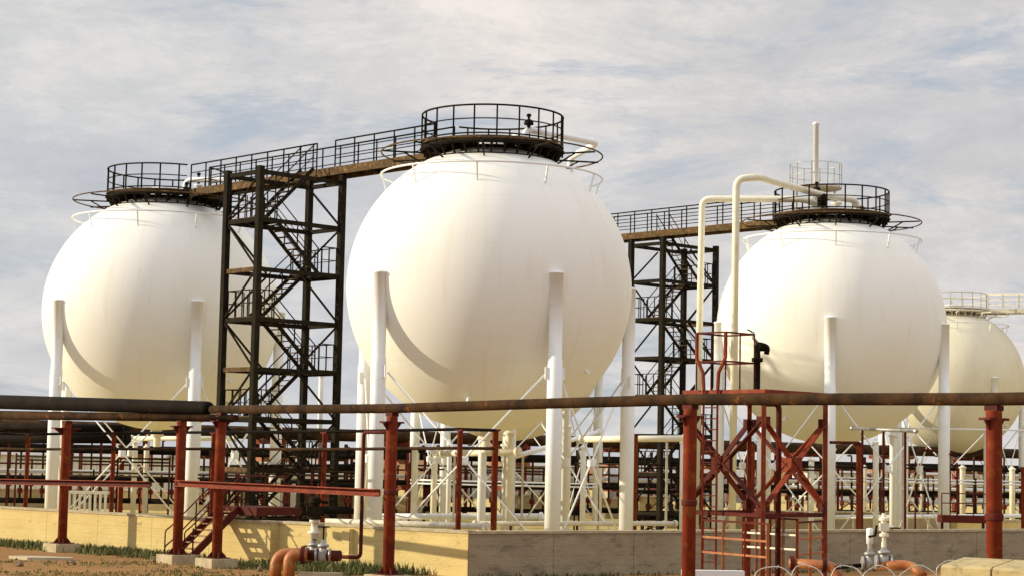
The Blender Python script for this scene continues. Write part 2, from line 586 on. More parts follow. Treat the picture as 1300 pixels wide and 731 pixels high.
# ------------------------------------------------------------------ walkways between the platforms
def walkway(a, b, label, m=RUSTY, rm=DARK, opening=None, w=1.0, group='steel walkways between tanks'):
    t = thing('steel_walkway', label, 'walkway', a, group)
    d = (b - a)
    L = d.length
    d.normalize()
    n = Vector((-d.y, d.x, 0))
    z = DECK
    dk = MB().box((a + b) / 2 + Vector((0, 0, z - .03)), (L, w - .1, .06), d).build('deck', m, t)
    for s_ in (-1, 1):
        MB().box((a + b) / 2 + n * s_ * w / 2 + Vector((0, 0, z - .14)), (L, .09, .32), d).build('side_beam', m, t)
    cb = MB()
    k = 0
    while k * 1.1 < L:
        cb.bar(a + d * (k * 1.1) - n * (w / 2 - .05) + Vector((0, 0, z - .16)), a + d * (k * 1.1) + n * (w / 2 - .05) + Vector((0, 0, z - .16)), .07, .16)
        k += 1
    cb.build('cross_beam', DARK, dk)
    for s_ in (-1, 1):
        e = n * s_ * (w / 2 - .02)
        runs = [(0, L)]
        if opening and opening[2] == s_:
            runs = [(0, opening[0]), (opening[1], L)]
        r_, ps = MB(), []
        for x0, x1 in runs:
            if x1 - x0 < .3:
                continue
            for zz, rr in ((1.1, .034), (.74, .021), (.38, .021)):
                r_.tube([a + d * x0 + e + Vector((0, 0, z + zz)), a + d * x1 + e + Vector((0, 0, z + zz))], rr, 6)
            nn = max(1, round((x1 - x0) / 1.15))
            for i in range(nn + 1):
                p = a + d * (x0 + (x1 - x0) * i / nn) + e
                ps.append(MB().bar(p + Vector((0, 0, z - .2)), p + Vector((0, 0, z + 1.1)), .055))
        rl = r_.build('guard_rail', rm, t, True)
        for b_ in ps:
            b_.build('rail_post', rm, rl)
    return t


walkway(M0 + U * 2.66, L0 - U * 2.66, 'dark steel walkway sloping away from the middle sphere to the left sphere', opening=(6.1, 7.3, 1))
walkway(R0 + U * 2.66, S0 - U * 2.66, 'dark steel walkway from the right sphere to behind the middle one')
wt = walkway(T0 + Vector((1, -.35, 0)).normalized() * 2.6, T0 + Vector((1, -.35, 0)).normalized() * 17, 'pale walkway leaving the farthest sphere at the right edge', PALE, PALE)

for k in (9.0, 16.6):
    q = T0 + Vector((1, -.35, 0)).normalized() * k
    MB().bar(q, q + Vector((0, 0, DECK - .3)), .22).build('support_leg', PALE, wt)
# ------------------------------------------------------------------ stair towers
TW, TL = 2.15, 4.05
FZ = [1.10, 4.95, 8.80, 12.65]      # landings at the outer end
RZ = [3.02, 6.87, 10.72]            # landings at the walkway end


def rail_line(b, p, q, h=1.05, n=3):
    p, q = Vector(p), Vector(q)
    for zz, rr in ((h, .024), (h * .52, .016)):
        b.tube([p + Vector((0, 0, zz)), q + Vector((0, 0, zz))], rr, 6)
    for i in range(n + 1):
        m = p.lerp(q, i / n)
        b.bar(m, m + Vector((0, 0, h)), .036)


def stair_tower():
    t = thing('stair_tower', 'taller dark steel stair tower between the left and the middle sphere', 'stair tower', (0, 0, 0), 'dark steel stair towers')
    H = 14.62
    for x in (0, TW):
        for y in (0, TL):
            p_ = MB().bar((x, y, 0), (x, y, H if y == 0 else DECK - .33), .235).build('post', DARK, t)
            MB().box((x, y, .02), (.5, .5, .04)).build('base_plate', DARK, p_)
    lev = sorted(FZ + RZ) + [14.5]
    for z in lev:
        for x in (0, TW):
            MB().bar((x, .12, z - .1), (x, TL - .12, z - .1), .09, .17).build('beam', DARK, t)
        for y in (0, TL):
            MB().bar((.12, y, z - .1), (TW - .12, y, z - .1), .09, .17).build('beam', RUSTY if y == 0 and z in RZ else DARK, t)  # rusty brown on the front beams also paints in the sun they catch
    # diagonal bracing
    L2 = [0.1] + sorted(FZ + RZ) + [14.4]
    for i in range(len(L2) - 1):
        z0, z1 = L2[i], L2[i + 1]
        up = (i % 2 == 1)
        for x in (-.03, TW + .03):
            for y0 in ((.1,) if x < 0 else (TL - .1,)):
                a, b = (x, y0, z0), (x, TL / 2, z1 - .15)
                if not up:
                    a, b = (x, TL / 2, z0), (x, y0, z1 - .15)
                MB().bar(a, b, .065).build('brace', DARK, t)
        for y in (-.03,):
            a, b = ((.1, y, z0), (TW - .1, y, z1 - .15)) if up else ((TW - .1, y, z0), (.1, y, z1 - .15))
            MB().bar(a, b, .065).build('brace', DARK, t)
    # landings
    for z, y0, y1, fr in [(z, .0, .95, 1) for z in FZ] + [(z, TL - .95, TL, 0) for z in RZ]:
        ld = MB().box((TW / 2, (y0 + y1) / 2, z + .0), (TW - .25, y1 - y0 - .1, .05)).build('landing', RUSTY, t)
        e = MB()
        ye = y0 + .1 if fr else y1 - .1
        rail_line(e, (.14, ye, z), (TW - .14, ye, z), n=4)
        for x in (.14, TW - .14):
            rail_line(e, (x, y0 + .1, z), (x, y1 - .1, z), n=2)
        e.build('landing_rail', DARK, ld)
        MB().box((TW / 2, y1 - .03 if fr else y0 + .03, z - .1), (TW - .25, .06, .17)).build('landing_edge', DARK, ld)
    # flights
    pts = []
    allz = sorted([(z, 'f') for z in FZ] + [(z, 'r') for z in RZ])
    pts.append((0.02, 'r', FZ[0], 'f'))
    for (z0, k0), (z1, k1) in zip(allz, allz[1:]):
        pts.append((z0, k0, z1, k1))
    pts.append((FZ[-1], 'f', DECK, 'r'))
    for i, (z0, k0, z1, k1) in enumerate(pts):
        lane = .62 if k0 == 'f' else TW - .62
        y0 = 0.95 if k0 == 'f' else TL - .95
        y1 = 0.95 if k1 == 'f' else TL - .95
        if i == len(pts) - 1:
            y1 = TL - .62
        fl_ = MB()
        for s_ in (-.41, .41):
            fl_.bar((lane + s_, y0, z0 - .02), (lane + s_, y1, z1 - .02), .05, .145)
        f_ = fl_.build('stair_flight', DARK, t)
        n = max(5, round((z1 - z0) / .215))
        for j in range(1, n):
            u = j / n
            MB().box((lane, y0 + (y1 - y0) * u, z0 + (z1 - z0) * u + .02), (.77, .2, .028)).build('tread', RUSTY, f_)
        hr = MB()
        for s_ in (-.42, .42):
            for hh, rr in ((.95, .024), (.5, .016)):
                hr.tube([(lane + s_, y0, z0 + hh), (lane + s_, y1, z1 + hh)], rr, 6)
            for u in (0.02, .5, .98):
                p = Vector((lane + s_, y0 + (y1 - y0) * u, z0 + (z1 - z0) * u))
                hr.bar(p, p + Vector((0, 0, .95)), .04)
        hr.build('handrail', DARK, f_)
    return t


tw1 = stair_tower()
P4 = M0 + U * 8.4 + V * (-.35)
o1 = P4 - V * TL + U * TW
tw1.location = (o1.x, o1.y, 0)
tw1.rotation_euler = (0, 0, math.atan2(-U.y, -U.x))
tw2 = copy_tree(tw1)
tag(tw2, 'farther dark stair tower seen between the middle and the right sphere')
P3b = R0 + U * 9.95 - V * .55
o2 = P3b + V * TL
tw2.location = (o2.x, o2.y, 0)
tw2.rotation_euler = (0, 0, math.atan2(U.y, U.x))


# ------------------------------------------------------------------ relief piping on the tops
def valve_head(t, p, m=DARK, s_=.68):
    b = MB()
    b.lathe(p, [(.10 * s_, 0), (.10 * s_, .12 * s_), (.26 * s_, .14 * s_), (.27 * s_, .3 * s_), (.16 * s_, .42 * s_), (.07 * s_, .46 * s_), (.07 * s_, .58 * s_), (.14 * s_, .62 * s_), (.13 * s_, .74 * s_), (.03 * s_, .78 * s_)], 14)
    return b.build('valve', m, t, True)


def relief(base, label, pts, rise, r=.15, m=CREAM, valves=()):
    t = thing('relief_pipe', label, 'pipe', base + Vector(rise), 'relief pipes on the tank tops')
    MB().tube(fillet([base + Vector(p) for p in pts], .4), r, 14).build('pipe_run', m, t, True)
    MB().lathe(base + Vector(rise), [(r * .95, 0), (r * .95, .62), (r * 1.7, .64), (r * 1.7, .72), (r, .74)], 16).build('riser', m, t, True)
    for v in valves:
        valve_head(t, base + Vector(v))
    return t


relief(M0, 'cream relief pipe on the middle sphere, reaching out over its right side',
       [(1.15, 1.5, 15.05), (1.2, 1.5, 16.0), (4.1, 4.3, 15.98), (3.1, 6.7, 15.75), (3.1, 6.7, .2)], (.95, 1.3, 15.0), r=.13, m=WHITE, valves=[(1.35, 1.5, 16.06)])
relief(L0, 'short cream relief pipe on the left sphere beside its walkway',
       [(.9, -.3, 15.0), (.9, -.3, 15.75), (2.9, -1.1, 15.7), (2.9, -1.1, 15.0)], (1.3, .9, 15.0), r=.12, m=WHITE, valves=[(1.3, .9, 15.75), (1.0, -.5, 15.1)])
relief(R0, 'upper cream pipe arching off the right sphere, then straight down its front',
       [(1.4, 1.2, 15.1), (1.35, 1.1, 15.95), (-.4, -.5, 15.92), (-2.6, -3.2, 15.98), (-4.2, -6.3, 15.85), (-5.18, -6.45, 15.72), (-5.22, -6.5, .2)], (1.5, 1.3, 15.0), r=.155, valves=[(-.75, -.4, 16.05)])
relief(R0, 'lower cream pipe elbowing down left of the right sphere',
       [(-.1, .2, 15.3), (-1.3, -.6, 15.72), (-6.0, .0, 15.72), (-6.15, -.05, .2)], (.3, .4, 15.0), r=.15)
# flange pair and dark actuator on the lower pipe
t = thing('pipe_actuator', 'dark valve actuator on the lower cream pipe on the right sphere', 'valve', R0 + Vector((-.55, -.75, 15.06)))
MB().lathe(R0 + Vector((-.55, -.75, 0)), [(.05, 15.05), (.05, 15.4), (.24, 15.42), (.24, 15.9), (.1, 15.98)], 14).build('actuator_body', DARK, t, True)
MB().lathe(R0 + Vector((-.55, -.75, 0)), [(.13, 15.03), (.13, 15.1), (.05, 15.12)], 12).build('actuator_foot', DARK, t)
# vent stack and its pale gallery
vb = R0 + Vector((-.5, 1.5, 0))
t = thing('vent_stack', 'tall thin white vent stack rising from the right sphere', 'vent stack', vb + Vector((0, 0, 15)))
MB().lathe(vb, [(.125, 15.0), (.125, 19.55), (.16, 19.56), (.16, 19.68), (.1, 19.7)], 16).build('stack_pipe', WHITE, t, True)
ga = MB().lathe(vb, [(1.22, 16.5), (1.22, 16.58)], 32).build('gallery_deck', PALE, t)
gr, gp = MB(), []
for zz in (17.65, 17.1):
    gr.ring(vb + Vector((0, 0, zz)), 1.22, .016, 40, 6)
for k in range(10):
    a = 2 * PI * k / 10
    p = vb + Vector((math.cos(a), math.sin(a), 0)) * 1.22
    gp.append(MB().bar(p + Vector((0, 0, 16.55)), p + Vector((0, 0, 17.65)), .04))
gr.build('guard_rail', WIRE, ga, True)
for b_ in gp:
    b_.build('rail_post', WIRE, ga)
for s_ in (-1, 1):
    MB().bar(vb + Vector((s_ * .9, 0, 15.0)), vb + Vector((s_ * .9, 0, 16.5)), .09).build('gallery_leg', PALE, t)

# ------------------------------------------------------------------ pipe line on thick red posts
PA = Vector((-15.3, 67.3, 0))
PD = Vector((25.0, -28.7, 0)).normalized()
PN = Vector((PD.y, -PD.x, 0))


def on_line(px):
    """point of the post line seen in photo column px"""
    lo, hi = -40.0, 60.0
    for _ in range(60):
        m = (lo + hi) / 2
        p = PA + PD * m
        q = at(px, 560, p.y)
        if q.x > p.x:
            lo = m
        else:
            hi = m
    return PA + PD * lo


def support(px, top, label, arm=.34, foot=.3, r=.16):
    p = on_line(px)
    t = thing('pipe_support', label, 'pipe support', p, 'thick red pipe supports')
    sh = MB().lathe(p, [(r, foot - .02), (r, top - .12), (r + .01, top - .1)], 20).build('post', RED, t, True)
    MB().lathe(p, [(r + .012, top * .52), (r + .025, top * .525), (r + .025, top * .545), (r + .012, top * .55)], 20).build('weld_band', REDDARK, sh)
    hd = MB()
    hd.box(p + Vector((0, 0, top - .27)), (2 * arm, .26, .05), PN)
    hd.box(p + Vector((0, 0, top - .05)), (.24, .3, .1), PN)
    for s_ in (-1, 1):
        q = p + PN * s_ * r
        hd.add([q + PD * .02 + Vector((0, 0, top - .28)), q + PN * s_ * (arm - r) * .95 + PD * .02 + Vector((0, 0, top - .28)), q + PD * .02 + Vector((0, 0, top - .5)),
                q - PD * .02 + Vector((0, 0, top - .28)), q + PN * s_ * (arm - r) * .95 - PD * .02 + Vector((0, 0, top - .28)), q - PD * .02 + Vector((0, 0, top - .5))],
               [(0, 1, 2), (3, 5, 4), (0, 3, 4, 1), (1, 4, 5, 2), (2, 5, 3, 0)])
    hd.build('head_bracket', REDDARK, t)
    ft = MB()
    ft.box(p + Vector((0, 0, foot)), (.62, .62, .03), PD)
    for s_ in range(4):
        d = Matrix.Rotation(s_ * PI / 2 + .4, 3, 'Z') @ Vector((1, 0, 0))
        q = p + d * r
        n = Vector((-d.y, d.x, 0)) * .012
        ft.add([q + n + Vector((0, 0, foot + .01)), q + d * .16 + n + Vector((0, 0, foot + .01)), q + n + Vector((0, 0, foot + .2)),
                q - n + Vector((0, 0, foot + .01)), q + d * .16 - n + Vector((0, 0, foot + .01)), q - n + Vector((0, 0, foot + .2))],
               [(0, 1, 2), (3, 5, 4), (0, 3, 4, 1), (1, 4, 5, 2), (2, 5, 3, 0)])
    ft.build('foot_plate', REDDARK, t)
    MB().box(p + Vector((0, 0, foot / 2 - .1)), (.95, .95, foot + .17), PD).build('concrete_footing', CAP, t)
    return t


support(84, 4.55, 'thick red post farthest left, on a footing before the yellow wall', arm=.52)
support(230, 4.62, 'thick red post in front of the steel steps, left one of the close pair')
support(280, 4.78, 'thick red post right behind the steel steps where the rusty pipe starts')
support(497, 4.74, 'thick red post left of the wall corner, below the middle sphere')
support(876, 4.86, 'thick bright red post beside the lattice tower')
support(1262, 4.78, 'thick red post at the right before the grey wall')

pts = [on_line(268), on_line(440), on_line(497), on_line(700), on_line(876), on_line(1070), on_line(1262), on_line(1262) + PD * 9]
for p, z in zip(pts, (4.88, 4.86, 4.855, 4.94, 4.985, 4.95, 4.91, 4.95)):
    p.z = z
pp = pipe('rusty_pipe', [pts[0] - PD * .0] + pts[1:], .132, PIPE, 'long rusty brown pipe crossing the picture on the red posts', rad=.5, n=18)
MB().tube([pts[0] - PD * .07, pts[0] - PD * .03, pts[0] + PD * .02], [.06, .12, .136], 18).build('end_cap', PIPE, pp, True)
l0, l1 = PA - PD * 14, on_line(262)
l0.z, l1.z = 5.45, 4.93
lp = MB().tube([l0, l1, l1 + PD * .1, l1 + PD * .16], [.29, .215, .19, .08], 20).build('bitumen_pipe', BLACKPIPE, None, True, origin=l0)
tag(lp, 'thick black pipe coming in from the left edge on red posts', 'pipe')
l0, l1 = PA - PD * 14 + PN * .05, on_line(300) + PN * .05
l0.z, l1.z = 4.86, 4.60
lp = MB().tube([l0, l1], [.19, .115], 16).build('brown_pipe', PIPE, None, True, origin=l0)
tag(lp, 'thinner brown pipe slung just below the thick black pipe', 'pipe')


def channel(p, q, label, m=RED, webm=None):
    d = (q - p).normalized()
    n = Vector((d.y, -d.x, 0)).normalized()
    if n.y > 0:
        n = -n
    t = thing('channel_beam', label, 'beam', p, 'red channel beams on the posts')
    MB().bar(p, q, .05, .15).build('web', webm or m, t)
    f = MB()
    for s_ in (-1, 1):
        f.bar(p + n * .09 + Vector((0, 0, s_ * .088)), q + n * .09 + Vector((0, 0, s_ * .088)), .2, .026)
    f.build('flange', m, t)
    return t


a, b = PA - PD * 14, on_line(200)
a, b = a + PN * .2, b + PN * .2
a.z, b.z = 2.22, 2.47
if PN.y > 0:
    a, b = a - PN * .42, b - PN * .42
channel(a, b, 'red channel beam at the far left across the first post', webm=REDDARK)  # dark red web: the shade on its face is put into the colour
a, b = on_line(236), on_line(492)
s_ = -1 if PN.y > 0 else 1
a, b = a + PN * .22 * s_, b + PN * .22 * s_
a.z, b.z = 2.55, 2.52
channel(a, b, 'bright red channel beam between the steps and the corner post')

# ------------------------------------------------------------------ thin red posts and thin dark pipes behind the wall


def on_wall(px, back):
    lo, hi = -20.0, 60.0
    for _ in range(60):
        m = (lo + hi) / 2
        p = C0 - AN * back + AD * m
        q = at(px, 600, p.y)
        if q.x > p.x:
            hi = m
        else:
            lo = m
    return C0 - AN * back + AD * lo


def thin_post(p, top, label, r=.085, m=RED):
    t = thing('thin_post', label, 'post', p, 'thin red pipe posts')
    MB().lathe(p, [(r, .0), (r, top - .04), (r * 1.15, top - .03), (r * 1.15, top)], 12).build('shaft', m, t, True)
    MB().box(p + Vector((0, 0, top + .02)), (.3, .16, .05), AD).build('saddle', REDDARK, t)
    MB().box(p + Vector((0, 0, .02)), (.34, .34, .04), AD).build('foot', REDDARK, t)
    return t


tp = {}
for px, top, lb in ((34, 4.05, 'thin dark red post near the left edge behind the yellow wall'),
                    (143, 4.12, 'thin red post behind the yellow wall under the left sphere'),
                    (270, 4.2, 'thin red post close behind the post pair by the steps'),
                    (411, 4.25, 'thin orange red post behind the wall at the foot of the left stair tower'),
                    (583, 4.36, 'thin red post just left of the wall corner'),):
    p = on_wall(px, 1.25)
    tp[px] = p
    thin_post(p, top, lb)
pq = at(628, 600, 61.5)
pq.z = 0
tp[628] = pq
thin_post(pq, 4.42, 'thin red post just right of the wall corner where the dark pipes end', r=.1)
for i, (dz, lb) in enumerate(((.0, 'upper thin dark pipe along the tops of the thin red posts'), (-.58, 'lower thin dark pipe strung below the upper one on the thin red posts'))):
    q = [on_wall(-60, 1.25)] + [tp[k].copy() for k in (34, 143, 270, 411, 583, 628)]
    for p, z in zip(q, (4.1, 4.08, 4.15, 4.22, 4.27, 4.38, 4.40)):
        p.z = z + dz + .03
        if i:
            p -= AN * -.12
    pipe('thin_pipe', q, .05, BLACKPIPE if i == 0 else PIPE, lb, rad=.3, n=8, group='thin dark pipes')
# dark drop pipe from the corner post to the valve
a = on_line(494) + Vector((0, 0, 4.2))
b = at(462, 548, a.y + 1.4)
b.z = 4.2
c_ = b.copy(); c_.z = .66
d_ = at(428, 705, b.y + .3); d_.z = .66
pipe('drop_pipe', [a, b, c_, d_], .055, REDDARK, 'dark red thin pipe dropping in front of the wall to the left valve', rad=.16, n=10)

for px, Y, top, lb in ((806, 74, 4.55, 'thin orange red post beside the white leg under the middle sphere'),
                       (955, 78, 4.3, 'thin red post seen through the red lattice tower'),
                       (1090, 76, 4.32, 'thin red post between the right sphere legs'),
                       (1204, 86, 4.15, 'thin dark red post against the right leg of the right sphere'),
                       (1299, 84, 3.6, 'thin red post at the very right edge')):
    p = at(px, 600, Y)
    p.z = 0
    thin_post(p, top, lb, r=.1)
for px, Y, z in ((1090, 76, 4.35), (1204, 86, 4.2)):
    p = at(px, 600, Y); p.z = z
    pipe('bracket_pipe', [p + Vector((.06, 0, -.1)), p + Vector((.06, 0, .1)), p + Vector((-1.1, .3, .1))], .06, REDDARK,
         'short dark pipe bent left off the post %s' % ('between the right sphere legs' if px == 1090 else 'against the right leg'), rad=.14, n=8)

# ------------------------------------------------------------------ steel steps over the wall
px0 = on_wall(306, 0)
t = thing('crossover_steps', 'dark red steel steps with handrails climbing over the yellow wall', 'steps', px0)
DN = AN.copy()                       # outward, towards the camera
top0 = px0 + DN * .45
w2 = AD                              # left
HT = 1.78
run = 2.0
foot0 = px0 + DN * (.45 + run)
sw = .46
fb = MB()
for s_ in (-1, 1):
    fb.bar(foot0 + w2 * s_ * sw + Vector((0, 0, .12)), top0 + w2 * s_ * sw + Vector((0, 0, HT - .05)), .07, .24)
fl_ = fb.build('stringers', REDDARK, t)
for j in range(1, 9):
    u = j / 9
    MB().box(foot0.lerp(top0, u) + Vector((0, 0, HT * u + .03)), (2 * sw - .06, .28, .04), w2).build('tread', TREAD, fl_)
ld = MB()
ld.box(px0 - DN * .55 + w2 * -.35 + Vector((0, 0, HT - .13)), (2.0, 2.0, .26), w2)
ldo = ld.build('landing', REDDARK, t)
for s_ in (-1, 1):
    hb = MB()
    e = w2 * s_ * (sw + .03)
    for hh in (1.0, .5):
        hb.tube(fillet([foot0 + e + DN * .25 + Vector((0, 0, .05)), foot0 + e + DN * .25 + Vector((0, 0, hh)), foot0 + e + Vector((0, 0, hh + .15)), top0 + e + Vector((0, 0, HT + hh)),
                        px0 - DN * 1.5 + e + Vector((0, 0, HT + hh))], .1, 3), .024, 6)
    for u in (.05, .5, .97):
        p = foot0.lerp(top0, u) + e + Vector((0, 0, HT * u))
        hb.bar(p, p + Vector((0, 0, 1.02)), .045)
    hb.bar(px0 - DN * 1.5 + e + Vector((0, 0, HT)), px0 - DN * 1.5 + e + Vector((0, 0, HT + 1)), .045)
    hb.build('handrail', REDDARK, t)
for s_ in (-1, 1):
    MB().bar(px0 - DN * 1.4 + w2 * (-.35 + s_ * .9), px0 - DN * 1.4 + w2 * (-.35 + s_ * .9) + Vector((0, 0, HT - .2)), .1).build('landing_leg', REDDARK, t)

# ------------------------------------------------------------------ red lattice tower with caged ladder
NR = at(969, 600, 50.0); NR.z = 0
TS = 2.62
LU, LV = U * TS, V * TS
q0 = [NR, NR + LU, NR + LU + LV, NR + LV]
t = thing('lattice_tower', 'red steel lattice tower with a flat top plate and caged ladder', 'lattice tower', NR)
PZ = 5.36
for p in q0:
    lg = MB().bar(p, p + Vector((0, 0, PZ)), .115).build('leg', RED, t)
    MB().box(p + Vector((0, 0, .03)), (.36, .36, .06), U).build('base_plate', REDDARK, lg)
for i in range(4):
    p, q = q0[i], q0[(i + 1) % 4]
    d = (q - p).normalized()
    nn = Vector((-d.y, d.x, 0))
    for z0, z1 in ((2.42, 4.62), (.15, 2.3)):
        zc = (z0 + z1) / 2
        mid = (p + q) / 2 + Vector((0, 0, zc))
        if z0 > 1:
            for e, z in ((p, z0), (p, z1), (q, z0), (q, z1)):
                s_ = d if e is p else -d
                st = e + Vector((0, 0, z)) + s_ * .06
                dv = (mid - st).normalized()
                br = MB()
                for k in (-1, 1):
                    off = nn * .045 * k
                    br.bar(st + off, mid + off, .035, .095, up=nn)
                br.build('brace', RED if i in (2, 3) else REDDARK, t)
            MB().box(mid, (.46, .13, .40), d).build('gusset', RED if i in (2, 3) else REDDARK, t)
            for e in (p, q):
                for z in (z0, z1):
                    s_ = d if e is p else -d
                    MB().box(e + s_ * .1 + Vector((0, 0, z)), (.19, .13, .28), d).build('gusset', REDDARK, t)
    MB().bar(p + d * .07 + Vector((0, 0, 2.2)), q - d * .07 + Vector((0, 0, 2.2)), .06, .1).build('girt', REDDARK, t)
cen = NR + (LU + LV) / 2
pl = MB().box(cen + Vector((0, 0, PZ + .05)), (TS + .2, TS + .2, .1), U).build('top_plate', RED, t)
# ladder on the left face, rising into a railed cage
lm = NR + LU * .64 + V * -.16
ld = MB()
for s_ in (-1, 1):
    ld.bar(lm + U * s_ * .24 + Vector((0, 0, .1)), lm + U * s_ * .24 + Vector((0, 0, PZ + .1)), .055)
    ld.tube([lm + U * s_ * .24 + Vector((0, 0, PZ + .1)), lm + U * s_ * .27 + Vector((0, 0, PZ + .55)), lm + U * s_ * .5 + Vector((0, 0, PZ + .95)), lm + U * s_ * .5 + Vector((0, 0, PZ + 1.62))], .05, 8)
lo_ = ld.build('ladder', RED, t)
for k in range(18):
    z = .35 + k * .29
    MB().bar(lm - U * .24 + Vector((0, 0, z)), lm + U * .24 + Vector((0, 0, z)), .03).build('rung', REDDARK, lo_)
cg = MB()
cc = [lm - U * .5, lm + U * .5, lm + U * .5 + V * 1.2, lm - U * .5 + V * 1.2]
for z in (PZ + 1.62, PZ + .85):
    for i in range(4):
        cg.bar(cc[i] + Vector((0, 0, z)), cc[(i + 1) % 4] + Vector((0, 0, z)), .045)
for i in range(4):
    for u in (0, .5):
        p = cc[i].lerp(cc[(i + 1) % 4], u)
        if i == 0 and u == .5:
            continue
        cg.bar(p + Vector((0, 0, PZ + .1)), p + Vector((0, 0, PZ + 1.62)), .035)
cg.build('top_cage', REDDARK, t)
# fire monitor on the top plate
fm_ = at(961, 497, 51.6)
fp = Vector((fm_.x, fm_.y, 0))
t = thing('fire_monitor', 'dark fire water monitor on a riser above the red lattice tower', 'fire monitor', fp + Vector((0, 0, PZ + .1)))
z = PZ + .1
MB().lathe(fp, [(.13, z), (.13, z + .05), (.085, z + .06), (.085, z + .78), (.15, z + .8), (.15, z + .9), (.085, z + .91), (.08, z + 1.1)], 14).build('riser', BLACKPIPE, t, True)
hd = MB()
hd.tube(fillet([fp + Vector((0, 0, z + 1.05)), fp + Vector((.0, 0, z + 1.28)), fp + Vector((.28, -.02, z + 1.2)), fp + Vector((.24, -.02, z + 1.0))], .1), .075, 10)
hd.lathe(fp + Vector((.12, 0, z + 1.2)), [(.06, -.12), (.13, -.1), (.13, .06), (.05, .1)], 12)
hd.build('swivel_head', BLACKPIPE, t, True)
nzl = MB().tube([fp + Vector((.02, 0, z + 1.28)), fp + Vector((-.1, .0, z + 1.42)), fp + Vector((-.14, 0, z + 1.6))], [.05, .045, .06], 10).build('nozzle', VALVE, t, True)
MB().bar(fp + Vector((-.14, 0, z + 1.6)), fp + Vector((-.28, 0, z + 1.66)), .035).build('deflector', DARK, nzl)
# its dark supply pipe
q1 = at(988, 640, 50.9); q1.z = 0
pipe('supply_pipe', [Vector((q1.x, q1.y, .0)), Vector((q1.x, q1.y, 5.12)), Vector((fp.x + .05, fp.y - .5, 5.12)), Vector((fp.x, fp.y - .5, 5.28))], .075, REDDARK,
     'dark red bent supply pipe rising inside the red lattice tower', rad=.16, n=12)


# ------------------------------------------------------------------ yellow and red guard rails round the tower foot
def low_rail(p, q, label, n, z0=.0, h=2.1, top=True, m=RED):
    t = thing('guard_rail_section', label, 'railing', p, 'low railings at the red lattice tower')
    d = (q - p).normalized()
    for i in range(n + 1):
        e = p.lerp(q, i / n)
        MB().bar(e + Vector((0, 0, z0)), e + Vector((0, 0, h)), .07).build('rail_post', m if i % 2 == 0 else ORANGE, t)
    for k, hh in enumerate((h - .02, h - .44, h - .82)):
        MB().bar(p + Vector((0, 0, hh)), q + Vector((0, 0, hh)), .05).build('rail_bar', REDDARK if k == 0 else (CREAM if n == 4 else ORANGE), t)


ra, rb, rc, rd = at(892, 660, 49.2), at(975, 660, 46.9), at(1045, 660, 50.4), at(1012, 660, 48.6)
for p in (ra, rb, rc, rd):
    p.z = 0
low_rail(ra, rb, 'red railing in front of the lattice tower, left run', 3)
low_rail(rd, rc, 'short red railing in front of the lattice tower, right run', 2)
re_, rf_ = at(944, 660, 52.9), at(1012, 660, 51.5)
re_.z = rf_.z = 0
low_rail(re_, rf_, 'pale barred railing behind the lattice tower legs', 4)


# ------------------------------------------------------------------ valves and orange pipes
def gate_valve(parent, p, axis, s_=1.0, wheel=True, m=VALVE):
    """body, bonnet, stem and hand wheel standing on a pipe at p"""
    ax = Vector(axis).normalized()
    b = MB()
    b.lathe(p, [(.15 * s_, -.2 * s_), (.2 * s_, -.1 * s_), (.2 * s_, .1 * s_), (.15 * s_, .2 * s_), (.11 * s_, .26 * s_), (.2 * s_, .27 * s_), (.2 * s_, .36 * s_), (.12 * s_, .38 * s_), (.07 * s_, .52 * s_)], 16)
    for k in (-.24, .24):
        b.tube([p + ax * (k - .04) * s_, p + ax * (k + .04) * s_], .23 * s_, 16)
    o = b.build('valve_body', m, parent, True)
    if wheel:
        st = MB()
        st.lathe(p, [(.03 * s_, .5 * s_), (.03 * s_, .98 * s_)], 8)
        st.build('stem', DARK, o)
        w = MB()
        w.ring(p + Vector((0, 0, .96 * s_)), .2 * s_, .022 * s_, 20, 6)
        for k in range(3):
            a = k * PI / 3
            d = Vector((math.cos(a), math.sin(a), 0)) * .2 * s_
            w.bar(p + Vector((0, 0, .96 * s_)) - d, p + Vector((0, 0, .96 * s_)) + d, .025 * s_)
        w.build('hand_wheel', DARK, o)
    return o


vp_ = at(408, 704, 54.6)
t = thing('valve_station', 'grey gate valve with hand wheel and dark actuator before the sunlit wall', 'valve', Vector((vp_.x, vp_.y, 0)))
gate_valve(t, at(410, 704, 54.6), (1, 0, 0), .82)
v2 = at(398, 703, 54.9)
gate_valve(t, v2, (1, 0, 0), .86, wheel=False)
ac = MB()
ac.lathe(v2, [(.12, .44), (.12, .56), (.19, .58), (.19, .64), (.11, .66), (.09, .88), (.14, .9), (.14, .98)], 14)
ac.build('yoke', CREAM, t, True)
dk = MB()
dk.lathe(v2, [(.15, .98), (.21, 1.0), (.21, 1.06), (.13, 1.08), (.13, 1.2)], 14)
dk.box(v2 + Vector((.02, 0, 1.22)), (.5, .3, .26), (1, .2, 0))
dk.tube([v2 + Vector((.22, .04, 1.24)), v2 + Vector((.62, .1, 1.24))], .1, 12)
dk.tube([v2 + Vector((-.2, -.05, 1.15)), v2 + Vector((-.38, -.08, 1.15))], .06, 10)
dk.lathe(v2, [(.1, 1.34), (.1, 1.42), (.17, 1.44), (.17, 1.58), (.1, 1.62)], 14)
dk.tube([v2 + Vector((0, 0, 1.5)), v2 + Vector((.36, .05, 1.46))], .045, 8)
dk.ring(v2 + Vector((-.32, -.08, 1.42)), .14, .02, 18, 6)
dk.bar(v2 + Vector((-.32, -.08, 1.42)), v2 + Vector((-.32, -.08, 1.15)), .03)
dk.build('actuator', DARK, t, False)
pt = MB()
pt.tube([at(385, 704, 54.8), at(432, 705, 54.5)], .155, 14)
pt.build('valve_pipe', REDDARK, t, True)
